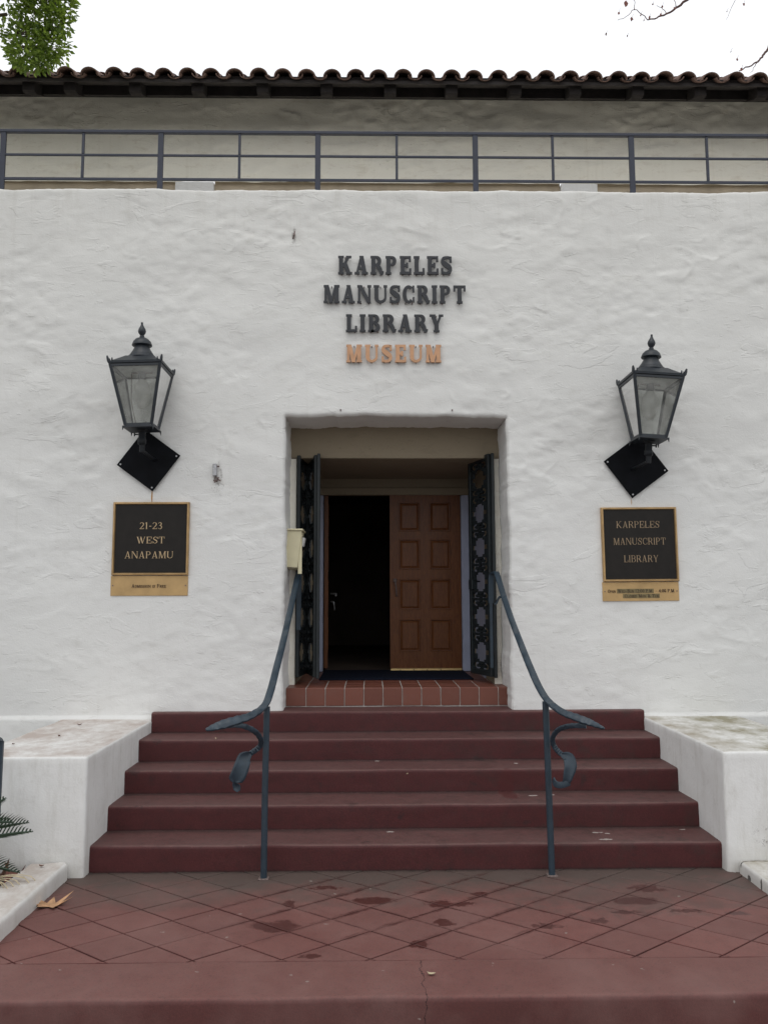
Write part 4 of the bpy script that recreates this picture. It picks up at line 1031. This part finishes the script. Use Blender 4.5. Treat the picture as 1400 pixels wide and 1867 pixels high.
    if ch == '~': w = .5; rect(.0, .36, .5, .36+t*1.3); return w, P
    if ch in '.:':
        w = .16; rect(.02, 0, .02+Wt*.9, Wt*.9)
        if ch == ':': rect(.02, .5, .02+Wt*.9, .5+Wt*.9)
        return w, P
    if ch == '&': w = .8; ribbon([(.76, .45), (.62, .12), (.35, .02), (.1, .14), (.12, .38), (.4, .6), (.42, .88), (.26, .96), (.2, .76), (.4, .4), (.78, .02)], [t, t*1.3, t*1.5, Wt, Wt, t, t, t, t*1.3, Wt, Wt], 5); return w, P
    return .3, P
CLAR = (.265, .140, .115, .055, 1.0); ROM = (.125, .055, .04, .06, .95); FINE = (.15, .07, .05, .05, .9)
def layout(text, x0, x1, z0, z1, style, gap=.12, small=None):
    items = []; x = 0
    for ch in text:
        sc = 1
        if small and ch.islower(): sc = small
        if ch == ' ': x += .42; continue
        adv, P = glyph(ch.upper(), style); items.append((ch, x, sc, P, adv*sc)); x += adv*sc+gap*sc
    tot = x-gap; h = z1-z0; sx = (x1-x0)/tot
    return [(ch, x0+(x_)*sx, sx*sc, z0, h*sc, P, adv*sx) for ch, x_, sc, P, adv in items]
def add_glyph(b, it, y_front, y_back):
    ch, gx, sx, gz, h, P, w = it
    for i, p in enumerate(P):
        b.prism([(gx+a*sx, gz+c_*h) for a, c_ in p], y_front-.00025*(i % 9), y_back)
ws_ = thing('wall_lettering', (0, 0, 4.0), 'four lines of raised slab serif capitals naming the museum, last word copper', 'sign')
rowsL = (('KARPELES', -.556, .508, 4.860, 5.037, 'letter_black'), ('MANUSCRIPT', -.690, .634, 4.581, 4.753, 'letter_black'), ('LIBRARY', -.482, .423, 4.304, 4.472, 'letter_black'), ('MUSEUM', -.478, .400, 4.014, 4.182, 'letter_copper'))
for word, a, c_, z0, z1, mm in rowsL:
    for it in layout(word, a, c_, z0, z1, CLAR, .15 if word != 'MUSEUM' else .2):
        b = MB(); add_glyph(b, it, -.042, -.026)
        o = b.build('letter', M[mm], ws_)
        if mm == 'letter_copper': o['label'] = 'copper letter of the last word'
        b = MB(); gx, w = it[1], it[6]
        for fx in ((.25, .8) if it[0] in 'KARELSMNCB' else (.5,) if it[0] in 'ITYU' else (.25,)): b.tube([(gx+w*fx, -.030, z0+.010), (gx+w*fx, .01, z0+.004)], .0055, 6); 
        for fx in (.5,): b.tube([(gx+w*fx, -.030, z1-.012), (gx+w*fx, .01, z1-.012)], .005, 6)
        b.build('pin', M['corrode'], o)['kind'] = 'stuff'

# ------------------------------------------------------------------ plaques
M['dimletter'] = simple('shaded_bronze_letters', (.30, .22, .14), .5, .15, 20, .0004, 60, metal=.4)  # darker copy of the raised bronze letters, shading put into the colour
def plaque(name, x0, x1, z0, z1, label, lines, low0, lowlines, tilt, strips=(), lm='goldletter'):
    p = thing(name, ((x0+x1)/2, -.02, z0), label, 'plaque')
    mid = Vector(((x0+x1)/2, 0, (z0+z1)/2)); R = Matrix.Rotation(tilt, 3, 'Y')
    def TT(V): return [R @ (Vector(v)-mid)+mid for v in V]
    def bld_(b, nm, m, par=p): return mesh(nm, TT(b.V), b.F, M[m], par)
    f = .022
    bld_(MB().box((x0+f*.6, -.024, z0+f*.6), (x1-f*.6, .004, z1-f*.6)), 'field', 'bronze')
    V = []; F = []
    prof = ((0, .004), (0, -.030), (.006, -.038), (.016, -.038), (f, -.026))
    for ins, y in prof: V += [(x0+ins, y, z0+ins), (x1-ins, y, z0+ins), (x1-ins, y, z1-ins), (x0+ins, y, z1-ins)]
    for k in range(len(prof)-1):
        for q in range(4): F.append((k*4+q, k*4+(q+1) % 4, k*4+4+(q+1) % 4, k*4+4+q))
    b = MB(); b.V = V; b.F = F; fix_normals(bld_(b, 'frame', 'frame_br'))
    for (txt, a, c_, zb, h) in lines:
        b = MB()
        for it in layout(txt, a, c_, zb, zb+h, ROM, .14): add_glyph(b, it, -.0275, -.022)
        bld_(b, 'lettering', lm)
    lp = bld_(MB().bbox((x0-.008, -.012, low0), (x1-.002, .004, z0-.004), .002), 'lower_plate', 'brass')
    for (sx0, sx1, sz0, sz1) in strips: bld_(MB().box((sx0, -.0145, sz0), (sx1, -.0118, sz1)), 'patch_strip', 'tape', lp)
    for (txt, a, c_, zb, h) in lowlines:
        b = MB()
        for it in layout(txt, a, c_, zb, zb+h, FINE, .13, .74): add_glyph(b, it, -.0158, -.011)
        bld_(b, 'lettering', 'engrave', lp)
    for sx_ in (x0+.012, x1-.022):
        b = MB(); b.tube([(sx_, -.016, (z0+low0)/2), (sx_, -.008, (z0+low0)/2)], .006, 8); bld_(b, 'screw', 'corrode', lp)
    return p
plaque('address_plaque', -2.576, -1.893, 2.056, 2.716, 'square bronze plaque giving the street address, left of the doorway under the lantern',
       (('21-23', -2.335, -2.135, 2.472, .060), ('WEST', -2.360, -2.110, 2.342, .060), ('ANAPAMU', -2.462, -2.030, 2.208, .062)), 1.873,
       (('Admission is Free', -2.395, -2.090, 1.945, .032),), .0)
plaque('museum_plaque', 1.846, 2.535, 1.989, 2.665, 'square bronze plaque naming the library above its opening hours, right of the doorway',
       (('KARPELES', 1.982, 2.375, 2.476, .062), ('MANUSCRIPT', 1.950, 2.425, 2.322, .063), ('LIBRARY', 2.040, 2.352, 2.164, .063)), 1.814,
       (('Open', 1.885, 1.955, 1.890, .029), ('Wed~Sun 12:00 P.M.', 1.976, 2.295, 1.890, .029), ('~ 4:00 P.M.', 2.318, 2.495, 1.890, .029), ('Closed Mon & Tue', 2.035, 2.345, 1.846, .029)), -.006,
       ((1.968, 2.303, 1.884, 1.924), (2.020, 2.355, 1.840, 1.879)), 'dimletter')

# ------------------------------------------------------------------ lanterns
def lantern(label, base, dz, lean, plate_c, plate_a, plate_s, arm_end, knob):
    root = thing('wall_lantern', (base[0], 0, base[2]+dz), label, 'lantern', 'lanterns flanking the doorway')
    cx_, cy_ = base[0], base[1]; piv = Vector((cx_, cy_, 3.33+dz)); R = Matrix.Rotation(lean, 3, 'Y')
    def go(b, nm, m, par=root, smooth=False, sharp=None):
        b.V = [tuple(R @ (Vector(v)+Vector((0, 0, dz))-piv)+piv) for v in b.V]
        return b.build(nm, M[m], par, smooth, sharp)
    c = (cx_, cy_, 0)
    ZB, ZT, hb, ht = 3.345, 3.845, .112, .214
    go(MB().lathe([(.0, 4.155), (.020, 4.158), (.022, 4.168), (.016, 4.176), (.020, 4.184), (.031, 4.200), (.035, 4.217), (.031, 4.235), (.018, 4.258), (.010, 4.278), (.009, 4.292), (.011, 4.296), (.0, 4.302)], c, 20), 'finial', 'lantern', smooth=True, sharp=50)
    go(MB().lathe([(.0, 3.955), (.118, 3.955), (.125, 3.966), (.120, 3.982), (.106, 3.988), (.104, 3.998), (.090, 4.020), (.078, 4.040), (.066, 4.062), (.064, 4.075), (.080, 4.078), (.088, 4.086), (.085, 4.098), (.076, 4.120), (.056, 4.142), (.030, 4.156), (.0, 4.160)], c, 28), 'chimney_cap', 'lantern', smooth=True, sharp=40)
    go(MB().box((cx_-.185, cy_-.185, 3.850), (cx_+.185, cy_+.185, 3.856)), 'reflector', 'paper')
    b = MB(); V = []
    for h, z in ((.229, 3.868), (.232, 3.888), (.208, 3.895), (.112, 3.965)): V += [(cx_-h, cy_-h, z), (cx_+h, cy_-h, z), (cx_+h, cy_+h, z), (cx_-h, cy_+h, z)]
    F = [(3, 2, 1, 0), (12, 13, 14, 15)]
    for k in range(3):
        for q in range(4): F.append((k*4+q, k*4+(q+1) % 4, k*4+4+(q+1) % 4, k*4+4+q))
    b.add(V, F); roof_ = go(b, 'lantern_roof', 'lantern')
    for sx in (-1, 1):
        for sy in (-1, 1):
            b = MB(); e = Vector((cx_+sx*.224, cy_+sy*.224, 3.88))
            b.tube([e, e+Vector((sx*.006, sy*.006, .030)), e+Vector((sx*.010, sy*.010, .050))], [.014, .012, .007], 6)
            b.tube([e+Vector((-sx*.03, 0, .012)), e+Vector((-sx*.03, 0, .035))], [.009, .005], 5); b.tube([e+Vector((0, -sy*.03, .012)), e+Vector((0, -sy*.03, .035))], [.009, .005], 5)
            go(b, 'cresting', 'lantern', roof_)
    b = MB()
    for sx in (-1, 1):
        for sy in (-1, 1):
            b.sweep([(cx_+sx*hb, cy_+sy*hb, ZB), (cx_+sx*ht, cy_+sy*ht, ZT+.022)], .026, .026, LW)
    for (h, z, w) in ((ht-.002, ZT+.008, .020), (hb+.001, ZB+.006, .022)):
        for s in (-1, 1):
            b.box((cx_-h+.012, cy_+s*h-.009, z-w/2), (cx_+h-.012, cy_+s*h+.009, z+w/2)); b.box((cx_+s*h-.009, cy_-h+.012, z-w/2), (cx_+s*h+.009, cy_+h-.012, z+w/2))
    fr = go(b, 'glazing_frame', 'lantern')
    for (ax, s) in ((0, -1), (0, 1), (1, -1), (1, 1)):
        b_ = hb-.012; t_ = ht-.014; o1, o2 = hb-.002, ht-.004; zz0, zz1 = ZB+.012, ZT+.002
        if ax == 1: V = [(cx_-b_, cy_+s*o1, zz0), (cx_+b_, cy_+s*o1, zz0), (cx_+t_, cy_+s*o2, zz1), (cx_-t_, cy_+s*o2, zz1)]
        else: V = [(cx_+s*o1, cy_-b_, zz0), (cx_+s*o1, cy_+b_, zz0), (cx_+s*o2, cy_+t_, zz1), (cx_+s*o2, cy_-t_, zz1)]
        nn = Vector((0, 1, 0)) if ax == 1 else Vector((1, 0, 0))
        V2 = [tuple(Vector(v)+nn*.003) for v in V]
        q = MB(); q.add(V+V2, [(0, 1, 2, 3), (7, 6, 5, 4), (0, 4, 5, 1), (1, 5, 6, 2), (2, 6, 7, 3), (3, 7, 4, 0)]); go(q, 'glass_pane', 'glass', fr)
    # bottom plate, drop spikes, socket
    b = MB(); b.box((cx_-hb-.022, cy_-hb-.022, ZB-.020), (cx_+hb+.022, cy_+hb+.022, ZB-.008)); b.box((cx_-hb+.005, cy_-hb+.005, ZB-.0075), (cx_+hb-.005, cy_+hb-.005, ZB-.004))
    for sx in (-1, 1):
        for sy in (-1, 1):
            e = Vector((cx_+sx*(hb+.016), cy_+sy*(hb+.016), ZB-.018)); b.tube([e, e+Vector((sx*.004, sy*.004, -.03))], [.008, .002], 6)
    go(b, 'base_plate', 'lantern')
    go(MB().lathe([(.0, 3.84), (.035, 3.838), (.038, 3.80), (.030, 3.775), (.0, 3.774)], c, 14), 'lamp_holder', 'lantern', smooth=True, sharp=40)
    go(MB().lathe([(.0, 3.774), (.034, 3.772), (.040, 3.755), (.060, 3.735), (.069, 3.70), (.070, 3.66), (.064, 3.60), (.052, 3.55), (.030, 3.520), (.0, 3.510)], c, 24), 'bulb', 'bulb', smooth=True)
    b = MB(); b.tube([(cx_-.10, cy_+.03, 3.84), (cx_-.105, cy_+.03, 3.6), (cx_-.06, cy_+.02, 3.38), (cx_-.02, cy_, 3.345)], .004, 5); b.tube([(cx_-.09, cy_, 3.835), (cx_+.09, cy_, 3.835)], .008, 6)
    b.tube([(cx_+.005, cy_, 3.34), (cx_+.005, cy_, 3.385)], .008, 6); b.tube([(cx_+.03, cy_, 3.34), (cx_+.02, cy_, 3.37), (cx_+.035, cy_, 3.40)], .005, 5); go(b, 'wiring', 'corrode')
    b = MB(); b.lathe([(.0, 3.19), (.030, 3.19), (.037, 3.20), (.037, 3.235), (.030, 3.245), (.030, 3.30), (.052, 3.318), (.052, 3.334), (.0, 3.336)], c, 16)
    b.tube([(cx_, cy_, 3.20), (cx_, cy_, 3.125)], .024, 12)
    b.tube([(cx_+knob*.02, cy_, 3.285), (cx_+knob*.07, cy_, 3.285)], .006, 6); b.tube([(cx_+knob*.066, cy_, 3.27), (cx_+knob*.066, cy_, 3.30)], .007, 6)
    go(b, 'stem', 'black', smooth=True, sharp=40)
    e0 = R @ (Vector((cx_, cy_, 3.14+dz))-piv)+piv
    MB().tube([e0, Vector(arm_end)+Vector((0, -.10, -.005)), arm_end], .015, 10).build('arm', M['black'], root, True, 40)
    # square mounting plate hung on its corner
    b = MB(); s = plate_s/2; Rp = Matrix.Rotation(plate_a, 3, 'Y'); pc = Vector(plate_c)
    b.bbox((pc.x-s, -.030, pc.z-s), (pc.x+s, -.022, pc.z+s), .0015, 1, Rp, (pc.x, -.026, pc.z)); pl = b.build('back_plate', M['plate'], root)
    b = MB()
    for sx, sz in ((-1, -1), (1, -1), (1, 1), (-1, 1)):
        q = Rp @ Vector((sx*(s-.025), 0, sz*(s-.025)))+pc; b.tube([(q.x, -.033, q.z), (q.x, .01, q.z)], .008, 8)
    b.build('screws', M['steel'], pl)['kind'] = 'stuff'
    return root
lantern('black glazed lantern left of the doorway above the address plaque', (-2.262, -.30, 3.12), 0.0, math.radians(-1.6), (-2.272, 0, 3.10), math.radians(36.5), .410, (-2.215, -.03, 3.105), -1)
lantern('black glazed lantern right of the doorway above the opening hours plaque', (2.212, -.30, 3.12), -.098, math.radians(3.6), (2.180, 0, 3.045), math.radians(53.5), .425, (2.145, -.03, 3.02), 1)

# ------------------------------------------------------------------ small wall fittings
f_ = thing('conduit_stub', (-1.67, -.02, 2.9), 'small corroded metal fixing left on the wall between left lantern and doorway', 'wall fitting')
MB().bbox((-1.688, -.045, 2.955), (-1.652, .0, 3.068), .005).build('sleeve', M['steel'], f_)
b = MB()
for k in range(7):
    x = -1.664+random.uniform(-.018, .02); z = 2.925+random.uniform(-.02, .03); b.tube([(x, .0, z), (x+random.uniform(-.02, .02), -.02, z+random.uniform(-.02, .02)), (x+random.uniform(-.03, .03), -.022, z+random.uniform(-.03, .0))], .006, 5)
b.build('broken_bracket', M['corrode'], f_)
MB().tube([(-1.655, -.02, 3.045), (-1.632, -.022, 3.045)], .007, 6).build('screw', M['corrode'], f_)
for x, lab in ((-.530, 'short rusty peg in the wall above the left part of the doorway'), (.499, 'short rusty peg in the wall above the right part of the doorway')):
    tag(MB().tube([(x, .01, 3.575), (x, -.02, 3.572)], [.007, .006], 7).tube([(x, -.018, 3.578), (x, -.018, 3.560)], .005, 6).build('wall_peg', M['corrode'], at=(x, 0, 3.57)), lab, 'peg', 'pegs above the doorway')
b = MB(); b.tube([(-.985, .01, 5.225), (-.972, -.02, 5.245), (-.965, -.018, 5.285)], [.006, .009, .005], 6); tag(b.build('wall_hook', M['corrode'], at=(-.975, 0, 5.25)), 'tiny bent hook in the stucco left of the lettering', 'hook')

# ------------------------------------------------------------------ palm, leaves, litter
pm = thing('cycad_plant', (-3.02, -2.15, .02), 'dark green sago palm growing in the bed at the left edge', 'plant')
MB().lathe([(.0, 0), (.13, .0), (.15, .08), (.12, .20), (.05, .26), (0, .27)], (-3.02, -2.15, .02), 12).build('trunk', M['bark'], pm, True)
def frond(az_, L, lift, droop, ctr=(-3.02, -2.15, .26)):
    c = Vector(ctr); d = Vector((math.cos(az_), math.sin(az_), 0)); N = 28; b = MB(); pts = []
    for i in range(N+1):
        t_ = i/N; pts.append(c+d*L*t_+Vector((0, 0, lift*t_-droop*t_*t_)))
    b.tube(pts[::5]+[pts[-1]], [.007*(1-.07*i) for i in range(len(pts[::5])+1)], 5)
    for i in range(5, N+1):
        p = pts[i]; tg = (pts[min(i+1, N)]-pts[i-1]).normalized(); sd_ = tg.cross(Vector((0, 0, 1))).normalized(); upv = sd_.cross(tg)
        ll = .15*math.sin(math.pi*min(1, (i/N)*.85+.14))+.02
        for s in (-1, 1):
            e = p+(sd_*s*.35+tg*.75+upv*(.75 if s > 0 else -.25)).normalized()*ll*random.uniform(.9, 1.05); w = tg*.0052
            m_ = (p+e)/2+upv*.008
            b.add([p-w, p+w, m_+w, e, m_-w], [(0, 1, 2, 3, 4)])
    fix_normals(b.build('frond', M['frond'], pm))
for az_, L, li, dr in ((.02, .66, .30, .14), (-.18, .60, .55, .30), (-.02, .50, .46, .10), (.5, .6, .34, .2), (1.2, .6, .4, .2), (2.2, .7, .5, .3), (3.3, .7, .45, .3), (4.2, .62, .45, .32), (5.0, .62, .5, .34), (5.7, .60, .22, .26), (6.1, .52, .02, .14), (.25, .56, .0, .12)):
    frond(az_, L, li, dr)
def crumpled(name, c, size, ang, m, label, cat, pts, seed=0, lift=.03, par=None, grp=None):
    r = random.Random(seed); V = []; n = len(pts)
    ca, sa = math.cos(ang), math.sin(ang)
    for ring_ in (0, .5, 1):
        for (x, y) in pts:
            x_, y_ = x*(1-ring_), y*(1-ring_); V.append((c[0]+(x_*ca-y_*sa)*size, c[1]+(x_*sa+y_*ca)*size, c[2]+.004+lift*abs(x_*x_+.8*y_*y_)*size*8*(1+.3*math.sin(5*x_+seed))+r.uniform(0, .004)))
            if ring_ == 1: break
    F = []
    for i in range(n): F += [(i, (i+1) % n, n+(i+1) % n, n+i), (n+i, n+(i+1) % n, 2*n)]
    b = MB(); b.add(V, F); k = len(b.V); b.add([(x, y, z-.0015) for x, y, z in V], [f[::-1] for f in F])
    o = b.build(name, m, par, at=c if par is None else None)
    if par is None: tag(o, label, cat, grp)
    return o
maple = [(-1, 0), (-.45, .12), (-.55, .55), (-.15, .25), (.1, .75), (.22, .22), (.95, .5), (.5, .05), (1, -.25), (.35, -.15), (.2, -.6), (-.05, -.2), (-.5, -.45), (-.45, -.08)]
crumpled('fallen_leaf', (-2.195, -2.20, .0), .135, .25, M['deadleaf'], 'large curled tan leaf lying on the landing against the left kerb', 'leaf', maple, 3, .035)
ov = [(-1, 0), (-.6, .4), (0, .5), (.6, .35), (1, 0), (.6, -.35), (0, -.5), (-.6, -.4)]
bits = [((.04, -3.16, .004), .022, 'petal', 'pale green scrap lying on the landing border just right of its crack', 'litter'),
        ((.02, -1.02, Z_T[3]), .014, 'petal', 'yellow petal on the third step in the middle', 'petal'),
        ((-1.54, -.42, Z_T[4]), .013, 'petal', 'yellowish petal at the left on the fourth step', 'petal'),
        ((-1.70, -1.02, Z_T[2]+.0), .013, 'petal', None, None),
        ((-2.66, -.9, .79), .02, 'rustleaf', 'small dark dry leaf on the left cheek wall top, nearest the front', 'leaf'),
        ((-2.70, -.35, .79), .022, 'rustleaf', 'dark dry leaf far back on the left cheek wall top', 'leaf'),
        ((-2.86, -1.25, .79), .016, 'rustleaf', 'dark fleck of leaf at the outer edge of the left cheek wall top', 'leaf'),
        ((-2.40, -1.82, .112), .02, 'rustleaf', 'dark leaf scrap on top of the left kerb near the cheek wall', 'leaf'),
        ((.63, -1.38, Z_T[1]), .014, 'rustleaf', None, None),
        ((1.10, -.43, Z_T[4]), .012, 'petal', None, None)]
for i, (c, s, m, lab, cat) in enumerate(bits):
    if lab: crumpled('leaf_scrap' if 'leaf' in lab else ('petal' if cat == 'petal' else 'litter_scrap'), c, s, i*1.3, M[m], lab, cat, ov, i, .05)
for i, (x, y, s) in enumerate(((-2.58, -1.80, .07), (-2.66, -1.86, .08), (-2.55, -1.95, .06), (-2.74, -1.80, .07), (-2.62, -2.05, .07), (-2.80, -2.0, .08))):
    crumpled('fallen_leaf', (x, y, .03), s, i*1.1, M['rustleaf'] if i % 2 else M['redleaf'], 'dry brown leaf among those heaped under the palm at the left edge', 'leaf', ov, i+20, .16, None, 'dry leaves under the palm')
# dry blond blades bending over the kerb
b = MB()
for k in range(7):
    p = Vector((-2.60, -2.20+.02*k, .04)); a = random.uniform(-.6, .6); q = [p, p+Vector((.05, a*.03, .10)), p+Vector((.12+.02*k, a*.08, .10)), p+Vector((.16+.02*k, a*.1, .03))]
    b.sweep(catmull(q, 3), [.01]*9+[.003], .002, (0, 1, 0))
tag(b.build('dry_grass_tuft', M['petal'], at=(-2.6, -2.15, .02)), 'tuft of dry blond blades bending over the left kerb', 'grass tuft')

# ------------------------------------------------------------------ trees
tr = thing('leafy_tree', (-5.9, -.9, 0), 'green leafy tree whose crown hangs over the left end of the roof', 'tree')
b = MB(); b.tube(catmull([(-5.9, -.9, -.1), (-5.85, -.85, 2.5), (-5.7, -.7, 5), (-5.3, -.4, 7)], 5), [.2-.006*i for i in range(16)], 10)
b.tube([(-5.3, -.4, 7), (-4.7, 0, 8), (-4.0, .2, 8.5)], [.09, .05, .02], 7); b.tube([(-5.4, -.5, 6.6), (-4.6, .1, 7.4), (-3.9, .3, 7.7)], [.07, .04, .015], 6); b.build('trunk', M['bark'], tr, True)
cl = [(-3.62, .40, 7.88, .25), (-3.75, .45, 7.60, .24), (-3.50, .42, 7.58, .19), (-3.42, .35, 7.80, .16), (-3.72, .30, 7.38, .16), (-3.55, .40, 7.42, .13), (-3.95, .2, 8.0, .35), (-4.3, .1, 7.7, .3), (-4.2, 0, 8.4, .5), (-3.6, .3, 8.2, .32), (-4.9, 0, 8.2, .7), (-4.6, .3, 9.0, .7), (-5.6, -.2, 8.6, .9), (-3.9, .4, 8.7, .4), (-5.2, -.5, 9.2, .8), (-3.38, .4, 7.98, .12), (-3.86, -.6, 7.25, .13), (-3.95, -.5, 7.42, .14)]
V = []; F = []
for (x, y, z, r) in cl:
    nl = int(3900*r**1.7*(1.7 if x > -3.85 else .75 if x > -4.4 else .3))
    for _ in range(nl):
        d = Vector((random.gauss(0, 1), random.gauss(0, 1), random.gauss(0, 1))).normalized()*r*random.uniform(.25, 1.06)**.55*random.uniform(.8, 1.12)
        p = Vector((x, y, z-.11))+d
        a = (d.normalized()+Vector((random.uniform(-.8, .8), random.uniform(-.8, .8), random.uniform(-.6, .6)))).normalized(); nrm = (Vector((0, 0, 1))+Vector((random.uniform(-.9, .9), random.uniform(-.9, .9), random.uniform(-.3, .4)))).normalized()
        s = a.cross(nrm).normalized(); L = random.uniform(.042, .074); w = L*.27; k = len(V)
        nn = s.cross(a)
        V += [p, p+a*L*.5+s*w+nn*.004, p+a*L, p+a*L*.5-s*w+nn*.004, p+a*L*.5-nn*.003]
        F += [(k, k+1, k+4), (k+1, k+2, k+4), (k+2, k+3, k+4), (k+3, k, k+4)]
mesh('crown', V, F, M['leaf'], tr)
b = MB()
for (x, y, z, r) in cl[:10]:
    for _ in range(7):
        d = Vector((random.gauss(0, 1), random.gauss(0, 1), random.gauss(0, 1))).normalized()*r*.9; b.tube([(x-.15, y, z-.02), Vector((x, y, z))+d*.4, Vector((x, y, z))+d], [.007, .005, .003], 4)
b.build('twig', M['bark'], tr)

bt = thing('bare_tree', (6.2, -.4, 0), 'nearly bare tree reaching in thin reddish twigs above the right end of the roof', 'tree')
b = MB(); b.tube(catmull([(6.2, -.4, -.1), (6.1, -.3, 3), (5.8, 0, 6), (5.2, .3, 7.8), (4.6, .5, 8.8)], 5), [.14-.005*i for i in range(21)], 10); b.build('trunk', M['bark'], bt, True)
def twig(pts, r0, r1):
    c = catmull(pts, 4)
    rr = random.Random(int(pts[0][0]*100)); c = [p+Vector((rr.uniform(-.008, .008), 0, rr.uniform(-.008, .008))) for p in c]
    n_ = len(c); MB().tube(c, [r0+(r1-r0)*i/(n_-1) for i in range(n_)], 5).build('branch', M['twig'], bt, True)
YB = .5
def at(x, z): return (x, YB, z)
twig([at(4.6, 8.8), at(3.7, 8.45), at(3.30, 8.25), at(3.07, 8.08), at(2.95, 7.99), at(2.85, 7.925), at(2.74, 7.88), at(2.64, 7.845)], .020, .006)
twig([at(2.645, 7.848), at(2.60, 7.90), at(2.505, 7.965), at(2.44, 7.90), at(2.33, 7.84)], .005, .0025)
twig([at(2.505, 7.965), at(2.52, 8.04), at(2.50, 8.10)], .004, .002)
twig([at(2.85, 7.925), at(2.80, 7.99), at(2.74, 8.01)], .004, .002)
twig([at(4.9, 8.3), at(4.3, 7.95), at(3.98, 7.72), at(3.90, 7.55), at(3.84, 7.46), at(3.78, 7.40), at(3.68, 7.345), at(3.57, 7.29)], .020, .005)
twig([at(3.79, 7.41), at(3.74, 7.34), at(3.70, 7.27)], .005, .002)
twig([at(3.62, 8.25), at(3.56, 8.05), at(3.47, 7.86)], .004, .0015)
twig([at(2.95, 7.99), at(2.93, 8.12), at(2.98, 8.2)], .004, .002)
for i, (x, z, s) in enumerate(((2.42, 8.03, .026), (2.34, 7.92, .018), (2.475, 7.855, .020), (2.57, 7.90, .010), (2.60, 7.84, .008), (2.50, 8.08, .010), (2.70, 8.02, .010), (2.80, 8.0, .012), (2.20, 7.68, .012), (2.42, 7.66, .008), (3.56, 7.41, .014), (3.50, 7.5, .006), (3.60, 7.30, .018), (2.66, 7.87, .016), (3.66, 8.03, .016), (2.93, 7.98, .014), (2.78, 7.91, .014), (3.48, 7.95, .007))):
    b = MB(); r = random.Random(i); P = [(x+s*math.cos(a)*r.uniform(.5, 1.1), YB-.01+r.uniform(-.01, .01), z+s*math.sin(a)*r.uniform(.7, 1.5)) for a in (0, .9, 1.8, 2.7, 3.6, 4.5, 5.4)]
    b.V = P+[(p[0], p[1]+.003, p[2]) for p in P]; n_ = 7; b.F = [tuple(range(n_))[::-1], tuple(range(n_, 2*n_))]+[(k, (k+1) % n_, n_+(k+1) % n_, n_+k) for k in range(n_)]
    fix_normals(b.build('dry_leaf', M['redleaf'], bt))
    b = MB().tube([(x, YB, z), (x+.02, YB, z+.04+s)], [.0018, .0018], 4); b.build('leaf_stalk', M['twig'], bt)
